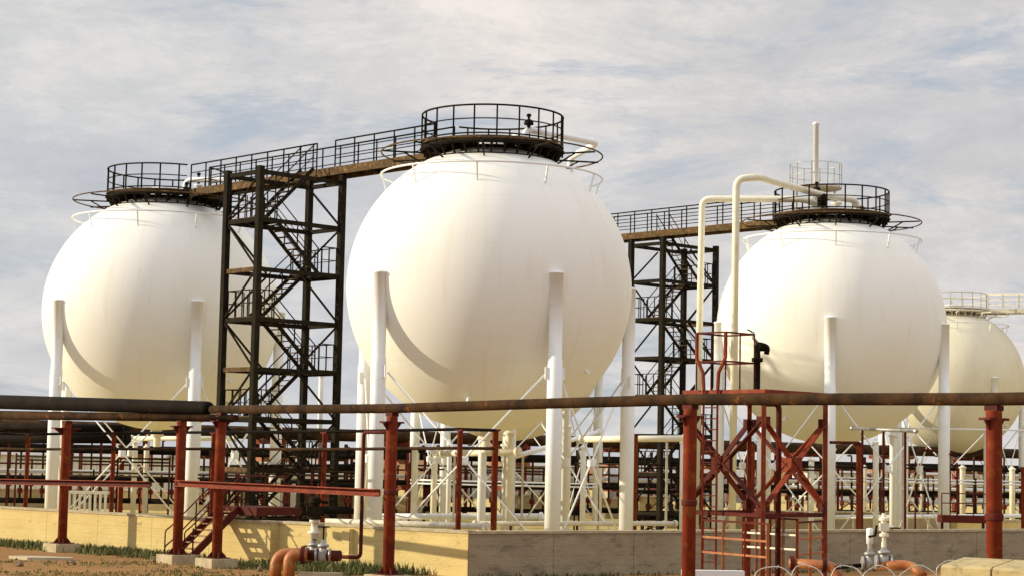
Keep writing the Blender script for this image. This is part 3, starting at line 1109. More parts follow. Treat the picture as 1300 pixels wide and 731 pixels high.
pl2 = MB().box(Vector((vp_.x, vp_.y, .12)), (1.2, .5, .24))
pl2.build('plinth', CAP, t)
a = at(390, 704, 54.5)
for k, (dx, dy, lb) in enumerate(((0, 0, 'front orange pipe bend rising out of the ground at the left valve'), (-.42, .55, 'rear orange pipe bend behind the first one at the left valve'))):
    e = at(367 - 17 * k, 715, 54.5 + .5 * k)
    pipe('orange_pipe', [Vector((a.x, a.y + dy, a.z)), Vector((e.x, e.y, a.z)), Vector((e.x, e.y, -.1))], .17, ORANGE, lb, rad=.42, n=16, flanges=[(Vector((a.x - .12, a.y + dy - (a.y + dy - e.y) * .2, a.z)), (1, 0, 0))], fm=REDDARK, group='orange pipe bends')

vp_ = at(1122, 715, 45.5)
t = thing('valve_cluster', 'tall cream and grey valve standing before the grey wall on an orange pipe', 'valve', Vector((vp_.x, vp_.y, 0)))
gate_valve(t, at(1122, 713, 45.5), (1, 0, 0), .72, wheel=False)
gate_valve(t, at(1104, 714, 45.8), (1, 0, 0), .68, wheel=False)
b = MB()
q = at(1122, 713, 45.5)
b.lathe(q, [(.06, .3), (.06, .58), (.12, .6), (.12, .66), (.07, .68), (.07, .74)], 12)
b.box(q + Vector((0, 0, .82)), (.2, .17, .18))
b.tube([q + Vector((-.02, 0, .8)), q + Vector((.22, -.02, .8))], .055, 10)
b.lathe(q, [(.07, .9), (.07, .96), (.12, .97), (.12, 1.03), (.05, 1.05), (.05, 1.14)], 12)
b.build('valve_top', CREAM, t, False)
b = MB()
b.ring(q + Vector((.26, -.02, .8)), .12, .018, 18, 6)
b.build('hand_wheel', DARK, t)
b = MB()
b.tube([q + Vector((-.17, .0, .86)), q + Vector((-.2, 0, .62)), q + Vector((-.36, 0, .58))], .03, 8)
b.build('valve_lever', DARK, t, True)
q2 = at(1104, 714, 45.8)
MB().lathe(q2, [(.05, .3), (.05, .44), (.08, .45), (.08, .8), (.04, .82)], 12).build('gauge_tube', WHITE, t, True)
MB().box(Vector((vp_.x - .1, vp_.y, .3)), (1.0, .4, .62)).build('plinth', CAP, t)
a = at(1112, 716, 45.5)
pipe('orange_pipe', [a, at(1158, 717, 45.3), at(1172, 731, 45.0)], .115, ORANGE, 'short tan orange pipe running right from the tall valve', rad=.3, n=14, group='orange pipe bends')
a = at(1002, 714, 46.6)
pipe('orange_pipe', [a, at(1062, 718, 46.3), at(1070, 760, 46.2)], .12, ORANGE, 'orange pipe bend at the right foot of the lattice tower', rad=.3, n=14, flanges=[(a + Vector((.06, 0, 0)), (1, 0, 0)), (at(1046, 717, 46.4), (1, 0, -.1))], fm=REDDARK, group='orange pipe bends')
pipe('ground_pipe', [at(1060, 720, 46.0), at(1105, 716, 45.8)], .05, BLACKPIPE, 'thin black pipe joining the orange bend to the tall valve')
# yellow clad duct at the bottom right, on stands
a, b = at(1203, 727, 36.6), at(1330, 723, 35.4)
z0 = a.z - .12
d = (b - a); d.z = 0; d.normalize()
n = Vector((-d.y, d.x, 0))
t = thing('insulated_duct', 'low yellow clad duct lying across the bottom right corner', 'duct', Vector((a.x, a.y, 0)))
for s0, s1 in ((0, .98), (1.02, 3.4)):
    b_ = MB()
    prof = [(-.30, .0), (-.30, .24), (-.22, .29), (.75, .40), (.85, .3), (.85, .0)]
    e0, e1 = Vector((a.x, a.y, z0)) + d * s0, Vector((a.x, a.y, z0)) + d * s1
    vs = [e + n * x + Vector((0, 0, z)) for e in (e0, e1) for x, z in prof]
    N_ = len(prof)
    b_.add(vs, [tuple(range(N_)), tuple(range(2 * N_ - 1, N_ - 1, -1))] + [(i, N_ + i, N_ + (i + 1) % N_, (i + 1) % N_) for i in range(N_)])
    b_.build('cladding', YELL, t)
e = Vector((a.x, a.y, z0 - .07))
MB().bar(e + n * -.1, e + d * 3.3 + n * -.1, .2, .12).build('bearer', DARK, t)
MB().bar(e + n * .6, e + d * 3.3 + n * .6, .2, .12).build('bearer', DARK, t)
for k in (.3, 1.8, 3.1):
    q = e + d * k + n * .25
    MB().bar(Vector((q.x, q.y, 0)), q - Vector((0, 0, .06)), .2).build('stand', DARK, t)
    MB().bar(q - n * .4, q + n * .4, .1, .1).build('stand_head', DARK, t)
# coil of fence wire along a low fence, its top just in the picture
YF = 40.2
for k, (px, w, lb) in enumerate(((985, 26, 'pale wire loop before the lattice tower, leftmost'), (1027, 22, 'pale wire loop right of the lattice tower leg'), (1077, 21, 'pale wire loop left of the tall valve'),
                                 (1116, 19, 'pale wire loop in front of the tall valve'), (1166, 25, 'pale wire loop right of the tall valve'), (1208, 17, 'pale wire loop at the end of the yellow duct'))):
    top = at(px, 717.5 if k < 5 else 711, YF)
    r_ = w / FPX * YF
    c_ = top - Vector((0, 0, r_))
    ph = random.uniform(0, 6)
    lean_ = random.uniform(-.35, .35)
    pts = []
    for i in range(33):
        a = -PI / 2 + 2 * PI * i / 32
        rr = r_ * (1 + .05 * math.sin(2 * a + ph) + .03 * math.sin(5 * a + ph))
        pts.append(c_ + Vector((rr * math.cos(a) + lean_ * rr * math.sin(a) * .4, .22 * math.sin(a * .5) - .1, rr * math.sin(a))))
    o = MB().tube(pts, .011, 6).build('wire_loop', WIRE, None, True, origin=c_)
    tag(o, lb, 'wire loop', 'pale wire loops')
    for i in range(3, 30, 3):
        bb = MB()
        d_ = (pts[i + 1] - pts[i]).normalized()
        nn = d_.cross(Vector((0, 1, 0)))
        bb.bar(pts[i] - nn * .04 - d_ * .02, pts[i] + nn * .04 + d_ * .02, .012)
        bb.build('barb', WIRE, o)
a, b = at(950, 745, YF), at(1250, 744, YF)
t = thing('low_fence', 'low dark fence carrying the pale wire loops along the bottom edge', 'fence', Vector((a.x, a.y, 0)))
for k in range(4):
    p = a.lerp(b, k / 3)
    MB().bar(Vector((p.x, p.y + .05, 0)), Vector((p.x, p.y + .05, p.z)), .06).build('fence_post', DARK, t)
for dz in (0, -.35, -.7):
    MB().tube([a + Vector((0, .05, dz)), b + Vector((0, .05, dz))], .018, 6).build('fence_wire', WIRE, t, True)
# white trough and slab on the ground
p = at(905, 727, 47.0)
tag(MB().box(Vector((p.x, p.y, p.z)), (1.5, .3, .14), (1, .1, 0)).box(Vector((p.x, p.y, p.z / 2)), (.2, .2, p.z), (1, .1, 0)).build('cable_trough', WHITE, None, origin=(p.x, p.y, 0)),
    'white trough section at the foot of the lattice tower', 'trough')
p = at(57, 708, 62.4)
b = MB()
b.add([Vector((p.x + x, p.y + y, z)) for z in (0.0, .09) for x, y in ((-1.25, .35), (-.45, -.45), (.95, -.28), (.85, .2), (-.3, .55))],
      [(4, 3, 2, 1, 0), (5, 6, 7, 8, 9)] + [(i, (i + 1) % 5, 5 + (i + 1) % 5, 5 + i) for i in range(5)])
tag(b.build('stone_slab', SLAB, None, origin=(p.x, p.y, 0)), 'flat pale stone slab lying on the dirt at left', 'slab')

# ------------------------------------------------------------------ low pipes and clutter inside the bund
for (x0, y0, Y0, x1, y1, Y1, r_, m_, lb) in (
        (395, 661, 66, 620, 668, 62.5, .11, PALE, 'pale low pipe just behind the sunlit wall'),
        (470, 655, 78, 690, 655, 76, .12, WHITE, 'white low pipe under the middle sphere, left part'),
        (600, 664, 70, 860, 664, 73, .09, PALE, 'pale low pipe behind the grey wall at the corner'),
        (560, 575, 74, 660, 573, 71, .13, CREAM, 'cream pipe under the belly of the middle sphere'),
        (735, 557, 80, 872, 556, 78, .13, CREAM, 'cream level pipe between the middle sphere and the red post'),
        (640, 583, 74, 760, 548, 84, .1, WHITE, 'thin white pipe rising to the right under the middle sphere'),
        (1080, 543, 83, 1165, 547, 80, .07, VALVE, 'thin grey pipe under the belly of the right sphere'),
        (990, 540, 90, 1310, 546, 86, .035, WHITE, 'very thin white line below the right sphere'),
        (1030, 656, 100, 1330, 654, 98, .1, WHITE, 'white low pipe far behind the grey wall at right'),
        (283, 595, 88, 452, 594, 85, .2, BLACKPIPE, 'dark thick pipe crossing behind the left stair tower'),
        (283, 612, 92, 452, 610, 88, .09, BLACKPIPE, 'thinner dark pipe below the thick one behind the left stair tower'),
        (-20, 541, 96, 163, 544, 93, .2, BLACKPIPE, 'upper black pipe stub ending under the left sphere'),
        (-20, 556, 95, 163, 556, 92, .24, BLACKPIPE, 'lower black pipe stub ending under the left sphere'),
        (165, 556, 97, 300, 556, 95, .12, CREAM, 'cream pipe under the left sphere'),
        (440, 572, 98, 540, 570, 97, .15, BLACKPIPE, 'black pipe behind the left legs of the middle sphere')):
    p, q = at(x0, y0, Y0), at(x1, y1, Y1)
    d = (q - p).normalized()
    lp_ = pipe('level_pipe', [p, q], r_, m_, lb, n=12, flanges=[(p + d * .1, d), (q - d * .1, d)], group='level pipes among the tanks')
    for u in (.18, .5, .82):
        e = p.lerp(q, u)
        MB().bar(Vector((e.x, e.y, 0)), Vector((e.x, e.y, e.z - r_ * .9)), .09).build('pipe_stand', REDDARK if m_ not in (WHITE, CREAM) else PALE, lp_)
for k, (px, py, Y, r_, top, lb, m_) in enumerate((
        (408, 476, 112, .22, 0, 'tall white pipe standing behind the left stair tower', WHITE),
        (527, 566, 78, .19, 0, 'pale stub column left of the middle sphere belly', CREAM),
        (552, 570, 82, .2, 0, 'cream stub column beside the post left of the corner', CREAM),
        (571, 561, 80, .15, 0, 'bright stub column under the middle sphere belly', WHITE),
        (613, 554, 72, .24, 0, 'white stub column right of the wall corner', WHITE),
        (647, 548, 74, .26, 0, 'broad cream stub column under the middle sphere', CREAM),
        (722, 540, 80, .17, 0, 'cream stub column right of the nearest leg', CREAM),
        (741, 566, 82, .18, 0, 'white stub column between two legs of the middle sphere', WHITE),
        (866, 560, 84, .13, 0, 'white pipe standing left of the thick bright red post', WHITE),
        (966, 552, 86, .26, 0, 'bright white stub column inside the lattice tower', WHITE),
        (1030, 582, 98, .22, 0, 'white stub column left of the near right leg', WHITE),
        (1112, 560, 98, .22, 0, 'white stub column under the right sphere belly', WHITE),
        (1134, 551, 92, .26, 0, 'broad white stub column with a cap below the right sphere', WHITE),
        (1150, 552, 104, .2, 0, 'thin white stub column before the farthest sphere', WHITE),
        (172, 560, 96, .2, 0, 'cream stub column under the left sphere', CREAM),
        (186, 566, 98, .18, 0, 'second cream stub column under the left sphere, right of the first', CREAM),
        (1098, 592, 118, .18, 0, 'pale riser with flanged top far right of the lattice tower', PALE),
        (1171, 592, 122, .2, 0, 'pale riser left of the right leg in the distance', PALE),
        (1222, 592, 116, .26, 0, 'broad pale riser left of the thick right post in the distance', PALE),
        (1238, 596, 120, .2, 0, 'pale riser beside the thick right post in the distance', PALE),
        (1285, 594, 112, .24, 0, 'cream riser at the right edge in the distance', CREAM))):
    p = at(px, py, Y)
    q = Vector((p.x, p.y, 0))
    t = thing('pipe_riser', lb, 'pipe riser', q, 'upright pale risers among the tanks')
    r_ *= .66
    MB().lathe(q, [(r_, 0), (r_, p.z - .12), (r_ * .98, p.z - .1)], 14).build('riser_pipe', m_, t, True)
    MB().lathe(q, [(r_ * 1.35, p.z - .1), (r_ * 1.35, p.z - .02), (r_ * .6, p.z + .05), (r_ * .5, p.z + .12)], 14).build('top_flange', m_, t)
# thin service lines on slim posts between the tanks
for k, (x0, x1, Y0, Y1, z, m_, lb) in enumerate((
        (285, 455, 79, 74, 2.75, PIPE, 'thin rusty service line before the left stair tower'), (520, 700, 90, 86, 3.0, PIPE, 'thin rusty service line under the middle sphere'),
        (520, 760, 92, 90, 2.3, WHITE, 'thin white service line under the middle sphere'), (730, 870, 93, 90, 3.25, DARK, 'thin dark service line left of the thick bright red post'),
        (890, 1050, 96, 94, 3.3, PIPE, 'thin rusty service line seen through the lattice tower'), (1060, 1215, 100, 96, 3.5, DARK, 'thin dark service line under the right sphere'),
        (1060, 1300, 103, 100, 2.75, WHITE, 'thin white service line under the right sphere and beyond'), (20, 215, 90, 88, 3.05, DARK, 'thin dark service line under the left sphere'),
        (60, 300, 92, 90, 2.35, PIPE, 'thin rusty service line low under the left sphere'))):
    a, b = at(x0, 600, Y0), at(x1, 600, Y1)
    a.z = b.z = 0
    t = thing('service_line', lb, 'pipe', a, 'thin service lines between the tanks')
    for dz in (0, .16):
        MB().tube([a + Vector((0, 0, z + dz)), b + Vector((0, 0, z + dz))], .04, 8).build('line_pipe', m_, t, True)
    nn = max(2, round((b - a).length / 2.6))
    for i in range(nn + 1):
        p = a.lerp(b, i / nn)
        MB().bar(p, p + Vector((0, 0, z + .3)), .075).build('post', REDDARK if (i + k) % 3 else DARK, t)
# slatted crate behind the yellow wall
p = at(112, 640, 84)
t = thing('slatted_rack', 'cream slatted rack behind the yellow wall under the left sphere', 'rack', Vector((p.x, p.y, 0)))
MB().box(Vector((p.x, p.y, 1.72)), (1.7, .5, .12)).build('top_board', CREAM, t)
sl = MB()
for k in range(8):
    sl.box(Vector((p.x - .78 + k * .223, p.y - .2, .83)), (.1, .06, 1.66))
sl.build('slats', CREAM, t)
# dark maroon step platform at right
p = at(1222, 655, 80)
q = Vector((p.x, p.y, 0))
t = thing('step_platform', 'dark maroon steel step platform behind the grey wall left of the thick right post', 'platform', q)
MB().box(q + Vector((0, 0, 1.45)), (1.9, .9, .3)).build('platform_top', REDDARK, t)
for x in (-.85, .85):
    MB().bar(q + Vector((x, 0, 0)), q + Vector((x, 0, 1.3)), .1).build('leg', REDDARK, t)
b = MB()
for hh in (2.5, 2.1):
    b.tube([q + Vector((-.95, -.4, hh)), q + Vector((.95, -.4, hh))], .025, 6)
for x in (-.95, -.3, .35, .95):
    b.bar(q + Vector((x, -.4, 1.5)), q + Vector((x, -.4, 2.5)), .04)
b.build('handrail', REDDARK, t)

# ------------------------------------------------------------------ pipe rack across the back
K0, K1 = Vector((-36, 94, 0)), Vector((66, 164, 0))
KD = (K1 - K0).normalized()
KN = Vector((KD.y, -KD.x, 0))
KL = (K1 - K0).length
frame0 = None
nf = 15
where = ['at the far left edge', 'beyond the leftmost red post', 'beyond the left sphere', 'beyond the steel steps', 'behind the left stair tower', 'behind the left stair tower foot', 'beyond the corner post',
         'beyond the wall corner', 'under the middle sphere', 'right of the nearest leg', 'beyond the farther stair tower', 'beyond the lattice tower', 'below the right sphere', 'beyond the right leg', 'at the far right edge']
frames = []
for i in range(nf):
    lb = 'distant orange red pipe rack frame ' + where[i]
    if frame0 is None:
        f = thing('pipe_rack_frame', lb, 'pipe rack frame', (0, 0, 0), 'pipe rack frames across the back')
        for y in (-1.6, 1.6):
            MB().bar((0, y, 0), (0, y, 5.0), .26).build('post', RED, f)
        for z in (3.25, 1.75, 4.25):
            MB().bar((0, -2.1, z), (0, 2.1, z), .24, .26).build('cross_beam', ORANGE if z > 3 and z < 4 else RED, f)
        frame0 = f
    else:
        f = copy_tree(frame0)
        tag(f, lb)
    p = K0 + KD * (KL * (i + .3) / nf)
    f.location = (p.x, p.y, 0)
    f.rotation_euler = (0, 0, math.atan2(KD.y, KD.x))
    frames.append(f)
slim = None
for i in range(nf):
    if slim is None:
        f = thing('rack_trestle', '', 'trestle', (0, 0, 0), 'slim trestles between the rack frames')
        for y in (-1.5, 1.5):
            MB().bar((0, y, 0), (0, y, 4.2), .16).build('post', REDDARK, f)
        for z in (3.3, 1.8):
            MB().bar((0, -1.7, z), (0, 1.7, z), .14, .16).build('cross_beam', REDDARK, f)
        for a, b in (((0, -1.5, .2), (0, 1.5, 1.7)), ((0, 1.5, .2), (0, -1.5, 1.7))):
            MB().bar(a, b, .07).build('brace', REDDARK, f)
        slim = f
    else:
        f = copy_tree(slim)
    tag(f, 'slim dark rack trestle right of the frame ' + where[i])
    p = K0 + KD * (KL * (i + .8) / nf)
    f.location = (p.x, p.y, 0)
    f.rotation_euler = (0, 0, math.atan2(KD.y, KD.x))
for off, z, r_, m_, lb in ((-1.5, 4.72, .33, PIPE, 'thickest brown pipe on top of the distant rack, nearest side'), (-.6, 4.62, .25, PIPE, 'brown pipe second on top of the distant rack'),
                           (.3, 4.75, .36, BLACKPIPE, 'thick black pipe in the middle of the rack top'), (1.3, 4.6, .22, BLACKPIPE, 'black pipe at the far side of the rack top'),
                           (-1.4, 3.62, .24, BLACKPIPE, 'black pipe on the middle tier of the rack, nearest side'), (-.4, 3.55, .17, PIPE, 'brown pipe on the middle tier of the rack'),
                           (.8, 3.6, .22, BLACKPIPE, 'black pipe at the far side of the middle tier'),
                           (-1.5, 2.05, .16, BLACKPIPE, 'black pipe on the lowest tier of the rack, nearest side'), (-.9, 2.03, .13, BLACKPIPE, 'black pipe second on the lowest tier of the rack'),
                           (-.2, 2.4, .12, WHITE, 'thin white pipe raised above the lowest tier'), (.6, 2.05, .15, BLACKPIPE, 'black pipe at the far side of the lowest tier')):
    a, b = K0 - KD * 10 + KN * -off, K1 + KD * 10 + KN * -off
    a = K0 - KD * 10 + KN * (-off if KN.y > 0 else -off)
    a.z = b.z = z
    pipe('rack_pipe', [a, b], r_, m_, lb, n=10, group='pipes along the distant rack')
# low pipes on sleepers nearer the tanks, right side
for k, (z, r_, m_, lb) in enumerate(((2.55, .16, WHITE, 'upper white pipe of the low bank behind the right sphere'), (2.1, .12, WHITE, 'middle white pipe of the low bank behind the right sphere'),
                                     (1.65, .14, BLACKPIPE, 'dark pipe of the low bank behind the right sphere'), (1.25, .13, WHITE, 'lowest white pipe of the low bank behind the right sphere'))):
    a, b = at(1000, 600, 128 + k), at(1400, 600, 136 + k)
    a.z = b.z = z
    pipe('bank_pipe', [a, b], r_, m_, lb, n=10, group='low white pipe bank')
for k in range(5):
    p = at(1015 + k * 72, 600, 129.5 + k * 1.4)
    q = Vector((p.x, p.y, 0))
    t = thing('bank_stand', ['small stand of the low pipe bank by the lattice tower', 'small stand of the low pipe bank by the near right leg', 'small stand of the low pipe bank before the farthest sphere',
                             'small stand of the low pipe bank right of the right leg', 'small stand of the low pipe bank at the right edge'][k], 'pipe stand', q, 'stands of the low pipe bank')
    for y in (-1.4, 1.6):
        MB().bar(q + Vector((0, y, 0)), q + Vector((0, y, 2.9)), .16).build('post', REDDARK, t)
    MB().bar(q + Vector((0, -1.6, 1.0)), q + Vector((0, 1.8, 1.0)), .12).build('cross_beam', REDDARK, t)


# ------------------------------------------------------------------ valve manifolds in the yard
mani = None
for k, (px, Y, ang, lb) in enumerate(((318, 98, .2, 'dark pipe manifold behind the left stair tower, left one'), (398, 103, -.1, 'dark pipe manifold behind the left stair tower, right one'), (40, 108, .3, 'dark pipe manifold at the left edge behind the yellow wall'),
                                      (838, 100, .15, 'dark pipe manifold left of the thick bright red post'), (760, 112, -.2, 'dark pipe manifold behind the legs of the middle sphere'), (232, 112, .1, 'dark pipe manifold beyond the steel steps'),
                                      (505, 118, .0, 'dark pipe manifold beyond the corner post'), (585, 108, .25, 'dark pipe manifold behind the wall corner'), (690, 106, -.1, 'dark pipe manifold right of the nearest leg of the middle sphere'),
                                      (905, 108, .2, 'dark pipe manifold seen through the left half of the lattice tower'), (1000, 112, -.25, 'dark pipe manifold seen through the right half of the lattice tower'),
                                      (1105, 120, .1, 'dark pipe manifold under the belly of the right sphere'), (1185, 122, .3, 'dark pipe manifold left of the step platform'), (1262, 118, -.15, 'dark pipe manifold behind the thick right post'),
                                      (140, 112, -.2, 'dark pipe manifold behind the slatted rack'), (455, 100, .35, 'dark pipe manifold behind the left legs of the middle sphere'))):
    if mani is None:
        t = thing('pipe_manifold', lb, 'manifold', (0, 0, 0), 'dark valve manifolds in the yard')
        for z, r_ in ((.7, .16), (2.0, .11), (3.5, .13)):
            MB().tube([(-2.1, 0, z), (2.1, 0, z)], r_, 10).build('header_pipe', BLACKPIPE, t, True)
        for j in range(7):
            x = -1.8 + j * .6
            zt = (3.5, 4.2, 3.5, 3.0, 4.3, 3.5, 2.6)[j]
            bp = MB().tube(fillet([(x, 0, .7), (x, 0, zt), (x + .02, .9, zt)], .2), .06, 8).build('branch_pipe', PIPE if j % 3 else REDDARK, t, True)
            zv = 1.25 + .4 * (j % 2)
            MB().lathe((x, 0, zv), [(.07, -.16), (.15, -.14), (.12, -.05), (.17, 0), (.12, .05), (.15, .14), (.07, .16)], 10).build('valve_body', DARK if j % 2 else REDDARK, bp, True)
            w_ = MB().tube([(x, 0, zv), (x, -.34, zv)], .022, 6)
            w_.tube([Vector((x + .13 * math.cos(a), -.34, zv + .13 * math.sin(a))) for a in [2 * PI * i / 14 for i in range(14)]], .02, 5, closed=True)
            w_.build('hand_wheel', RED, bp)
        for x in (-2.0, 2.0):
            MB().bar((x, .25, 0), (x, .25, 3.7), .14).build('stand_post', REDDARK, t)
        MB().bar((-2.0, .25, 2.75), (2.0, .25, 2.75), .1).build('stand_rail', REDDARK, t)
        mani = t
    else:
        t = copy_tree(mani)
        tag(t, lb)
    p = at(px, 600, Y)
    t.location = (p.x, p.y, 0)
    t.rotation_euler = (0, 0, ang)


# ------------------------------------------------------------------ sheds beyond the rack
def shed(px0, px1, Y, h, m, label, depth=14, ribs=True, roofm=None):
    a, b = at(px0, 590, Y), at(px1, 590, Y)
    a.z = b.z = 0
    c_ = (a + b) / 2 + Vector((0, depth / 2, 0))
    L = (b - a).length
    t = thing('distant_shed', label, 'shed', Vector((c_.x, c_.y, 0)), 'long sheds beyond the pipe rack')
    bx = MB().box(c_ + Vector((0, 0, h / 2)), (L, depth, h))
    if ribs:
        n_ = int(L / .9)
        for i in range(n_):
            bx.box(Vector((a.x + (i + .5) * L / n_, a.y - .06, h / 2)), (.16, .12, h - .1))
    bx.build('cladding', m, t)
    r_ = MB()
    r_.add([c_ + Vector((x * (L / 2 + .3), y, z)) for x in (-1, 1) for y, z in ((-depth / 2 - .4, h + .02), (0, h + .9), (depth / 2 + .4, h + .02))],
           [(0, 3, 4, 1), (1, 4, 5, 2), (0, 1, 2), (3, 5, 4), (0, 2, 5, 3)])
    r_.build('roof', roofm or SHED, t)
    return t


shed(-40, 205, 150, 3.1, SHEDW, 'long pale ribbed shed beyond the rack at left')
shed(560, 735, 175, 3.0, SHED, 'long grey ribbed shed beyond the rack in the middle')
shed(225, 470, 165, 2.3, SHEDW, 'low pale shed beyond the left stair tower')
shed(780, 960, 178, 2.3, SHED, 'low grey shed beyond the farther stair tower')
shed(1030, 1400, 190, 2.9, SHEDW, 'long pale shed beyond the rack at right')

# small upright drums and cabinets in the back, seen between the posts
for k, (px, Y, w, h, m_, lb) in enumerate(((365, 100, .8, 2.3, SHEDW, 'pale cabinet behind the foot of the left stair tower'), (331, 104, .5, 3.0, DARK, 'dark cabinet behind the left stair tower'),
                                          (432, 108, 1.5, 1.9, RUSTY, 'brown cabinet right of the left stair tower foot'), (395, 106, 1.5, 1.9, RUSTY, 'brown cabinet below the left stair tower'),
                                          (830, 108, 1.6, 1.6, YELL, 'yellowish cabinet behind the thin orange red post'))):
    p = at(px, 600, Y)
    q = Vector((p.x, p.y, 0))
    t = thing('equipment_cabinet', lb, 'cabinet', q, 'cabinets in the tank yard')
    MB().box(q + Vector((0, 0, h / 2)), (w, .7, h)).build('cabinet_body', m_, t)
    MB().box(q + Vector((0, 0, h + .03)), (w + .12, .85, .06)).build('cabinet_lid', CAP, t)

# ------------------------------------------------------------------ grass and weeds


def grass(region, n, hmin, hmax, m, label):
    b = MB()
    for _ in range(n):
        p = region()
        cl = random.randint(3, 6)
        for _ in range(cl):
            q = p + Vector((random.uniform(-.12, .12), random.uniform(-.12, .12), 0))
            h = .75 * (hmin + (hmax - hmin) * random.random() ** 1.8)
            a = random.uniform(0, 2 * PI)
            d = Vector((math.cos(a), math.sin(a), 0))
            w = Vector((-d.y, d.x, 0)) * random.uniform(.012, .03)
            k = random.uniform(.15, .6) * h
            i = len(b.v)
            b.v += [q - w, q + w, q + d * k * .35 + w * .8 + Vector((0, 0, h * .6)), q + d * k * .35 - w * .8 + Vector((0, 0, h * .6)), q + d * k + Vector((0, 0, h))]
            b.f += [(i, i + 1, i + 2, i + 3), (i + 3, i + 2, i + 4)]
    tag(b.build('grass', m), label, 'grass', kind='stuff')


def strip(s0, s1, d0, d1, power=1.0):
    def f():
        s_ = random.uniform(s0, s1)
        d = d0 + (d1 - d0) * random.random() ** power
        return C0 + AD * s_ + AN * (d + .36 * (s_ > SPLIT))
    return f


def lstrip(s0, s1, d0, d1, power):
    cs = [random.uniform(s0, s1) for _ in range(int((s1 - s0) * 1.3))]

    def f():
        s_ = random.gauss(random.choice(cs), .5) if random.random() < .8 else random.uniform(s0, s1)
        d = d0 + (d1 - d0) * random.random() ** power
        return C0 + AD * s_ + AN * (d + .36 * (s_ > SPLIT))
    return f


def clumps(k, x0, x1, Y0, Y1, sx, sy):
    cs = [(random.uniform(x0, x1), random.uniform(Y0, Y1)) for _ in range(k)]

    def f():
        x, Y = random.choice(cs)
        p = at(x, 700, Y)
        return Vector((p.x + random.gauss(0, sx), p.y + random.gauss(0, sy), 0))
    return f


def patch(x0, x1, y0, y1, Y0, Y1):
    def f():
        Y = random.uniform(Y0, Y1)
        p = at(random.uniform(x0, x1), 700, Y)
        return Vector((p.x, p.y, 0))
    return f


grass(lstrip(11, 24, .1, 2.0, 2.2), 700, .05, .38, GRASSM[0], 'green weeds growing along the foot of the yellow wall')
grass(lstrip(11.5, 21.5, .1, 1.5, 1.5), 420, .06, .42, GRASSM[1], 'dark green weeds thick at the foot of the yellow wall')
grass(lstrip(1.5, 7.0, .1, 1.8, 1.4), 700, .08, .5, GRASSM[1], 'dark weeds between the left valve and the corner post')
grass(strip(2.5, 8.0, .6, 2.6), 500, .1, .4, GRASSM[0], 'green weeds in front of the sunlit wall near the corner')
grass(clumps(16, 0, 470, 51, 63, .8, .6), 520, .03, .12, GRASSM[2], 'dry straw tufts scattered over the dirt')
grass(clumps(13, -20, 430, 51, 62, .9, .7), 620, .03, .13, GRASSM[0], 'short green tufts on the dirt at bottom left')
grass(lambda: C0 + BD * random.uniform(.2, 16) + BN * random.uniform(.1, .9), 130, .06, .25, GRASSM[1], 'dark weeds along the foot of the grey wall')
# stones
for k, (px, Y) in enumerate(((93, 59.8), (196, 62.2), (330, 58.5), (25, 58.6))):
    p = at(px, 715, Y)
    q = Vector((p.x, p.y, .05))
    b = ico(q, .10 + .04 * (k % 2), 10, 7)
    for i, v in enumerate(b.v):
        b.v[i] = q + (v - q) * random.uniform(.75, 1.2) * 1.0
    tag(b.build('stone', STONE, None, origin=q), ['small dark stone below the leftmost red post', 'small stone before the steel steps', 'small stone near the orange bends', 'small stone at the bottom left'][k], 'stone', 'loose stones on the dirt')

# ------------------------------------------------------------------ sky and sun
w = bpy.data.worlds.new('World')
sc.world = w
w.use_nodes = True
n, l = w.node_tree.nodes, w.node_tree.links
n.clear()
out = n.new('ShaderNodeOutputWorld')
bg = n.new('ShaderNodeBackground')
bg.inputs['Strength'].default_value = .1
l.new(bg.outputs[0], out.inputs[0])
SUN_EL, SUN_AZ = math.radians(17), math.radians(271)      # azimuth clockwise from +Y
sky = n.new('ShaderNodeTexSky')
sky.sky_type = 'NISHITA'
sky.sun_disc = False
sky.sun_elevation = SUN_EL
sky.sun_rotation = SUN_AZ
sky.air_density, sky.dust_density = 1.0, 1.2
tc = n.new('ShaderNodeTexCoord')


def noise(scale, sxyz, loc, detail, dist, rough=.55):
    mp = n.new('ShaderNodeMapping')
    mp.inputs['Scale'].default_value = sxyz
    mp.inputs['Location'].default_value = loc
    mp.inputs['Rotation'].default_value = (0, .12, 0)
    l.new(tc.outputs['Generated'], mp.inputs['Vector'])
    t = n.new('ShaderNodeTexNoise')
    t.inputs['Scale'].default_value = scale
    t.inputs['Detail'].default_value = detail
    t.inputs['Roughness'].default_value = rough
    t.inputs['Distortion'].default_value = dist
    l.new(mp.outputs[0], t.inputs['Vector'])
    return t.outputs['Fac']


def ramp(fac, stops):
    r = n.new('ShaderNodeValToRGB')
    e = r.color_ramp.elements
    while len(e) > len(stops):
        e.remove(e[-1])
    while len(e) < len(stops):
        e.new(.5)
    for x, (p, c) in zip(e, stops):
        x.position = p
        x.color = (*c, 1) if len(c) == 3 else c
    l.new(fac, r.inputs['Fac'])
    return r.outputs['Color']


def mix(f, a, b, mode='MIX'):
    m = n.new('ShaderNodeMix')
    m.data_type = 'RGBA'
    m.blend_type = mode
    for s_, x in (('Factor', f), ('A', a), ('B', b)):
        if hasattr(x, 'links'):
            l.new(x, m.inputs[s_])
        else:
            m.inputs[s_].default_value = x if not isinstance(x, tuple) else (*x, 1)
    return m.outputs['Result']


G = (0.0, 0.0, 0.0)
I1 = (1.0, 1.0, 1.0)
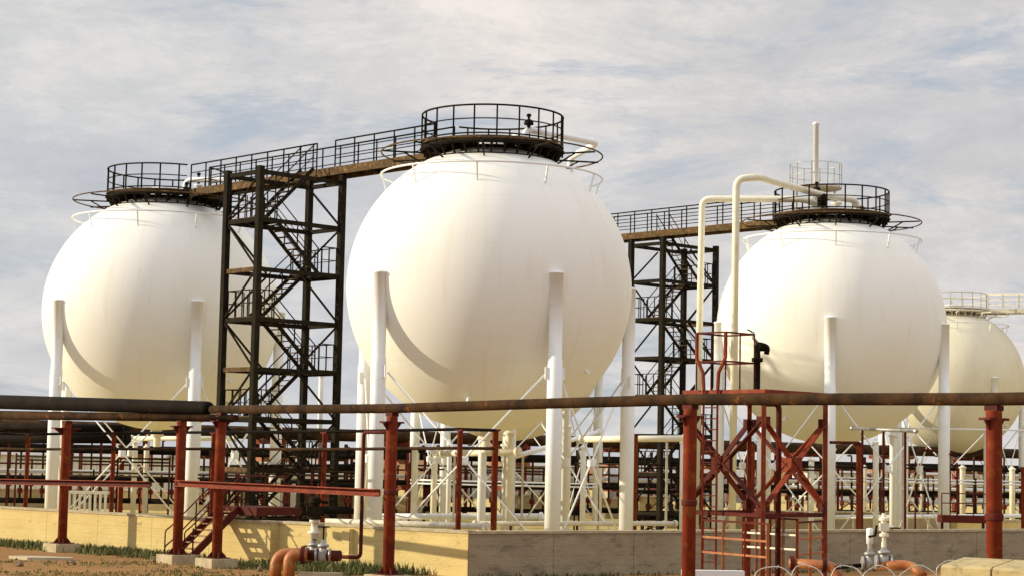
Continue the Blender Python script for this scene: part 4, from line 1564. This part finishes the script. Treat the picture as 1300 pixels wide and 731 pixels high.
# thin high cloud: a broad veil, broken into small cream puffs with a few pale blue gaps
veil = noise(1.0, (3.0, 3.0, 7.5), (1.7, 2.2, .35), 4, .3, .5)
puff = noise(1.0, (9, 9, 27), (4.2, .9, 1.6), 14, .3, .74)
gap = noise(1.0, (6.5, 6.5, 24), (7.3, 5.1, 2.4), 13, .35, .70)
cover = ramp(gap, [(.36, G), (.50, I1)])
base_c = ramp(veil, [(.34, (6.15, 6.2, 6.45)), (.5, (6.85, 6.75, 6.7)), (.64, (7.8, 7.4, 7.15))])
puff_c = ramp(puff, [(.36, (.89, .90, .925)), (.50, (1.0, 1.0, .995)), (.62, (1.16, 1.135, 1.10))])
cloud = mix(1.0, base_c, puff_c, 'MULTIPLY')
sx_ = n.new('ShaderNodeSeparateXYZ')
l.new(tc.outputs['Generated'], sx_.inputs[0])
mx_ = n.new('ShaderNodeMapRange')
mx_.inputs['From Min'].default_value, mx_.inputs['From Max'].default_value = -.25, .12
l.new(sx_.outputs['X'], mx_.inputs['Value'])
cloud = mix(1.0, cloud, ramp(mx_.outputs[0], [(0.0, (.93, .955, .98)), (.55, (1.0, 1.0, 1.0)), (1.0, (.98, .97, .965))]), 'MULTIPLY')
blue = mix(.8, sky.outputs[0], (5.2, 5.7, 6.5))
full = mix(cover, blue, cloud)
# sky brightened overhead, out of view, added to lift light on shaded sides
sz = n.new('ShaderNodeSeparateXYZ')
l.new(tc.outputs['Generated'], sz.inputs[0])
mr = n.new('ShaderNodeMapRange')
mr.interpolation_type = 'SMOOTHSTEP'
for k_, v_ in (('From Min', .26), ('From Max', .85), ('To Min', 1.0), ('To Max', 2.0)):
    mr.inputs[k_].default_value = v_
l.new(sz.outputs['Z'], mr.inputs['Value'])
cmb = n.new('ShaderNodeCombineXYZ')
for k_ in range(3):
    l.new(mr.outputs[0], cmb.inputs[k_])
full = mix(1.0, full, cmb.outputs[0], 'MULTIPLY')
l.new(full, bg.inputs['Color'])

sun = bpy.data.lights.new('sun', 'SUN')
sun.energy = 5.0
sun.angle = math.radians(.6)
sun.color = (1.0, .88, .63)
so = bpy.data.objects.new('sun', sun)
col.objects.link(so)
to_sun = Vector((math.sin(SUN_AZ) * math.cos(SUN_EL), math.cos(SUN_AZ) * math.cos(SUN_EL), math.sin(SUN_EL)))
so.rotation_euler = to_sun.to_track_quat('Z', 'Y').to_euler()
so.location = (-40, 40, 40)

sc.view_settings.view_transform = 'Standard'
sc.view_settings.look = 'None'
sc.view_settings.gamma = 1
sc.view_settings.use_curve_mapping = False
sc.view_settings.exposure = 0
sc.cycles.use_adaptive_sampling = True
sc.cycles.max_bounces = 6
sc.cycles.diffuse_bounces = 4
for o in bpy.data.objects:
    if '_o' in o:
        del o['_o']
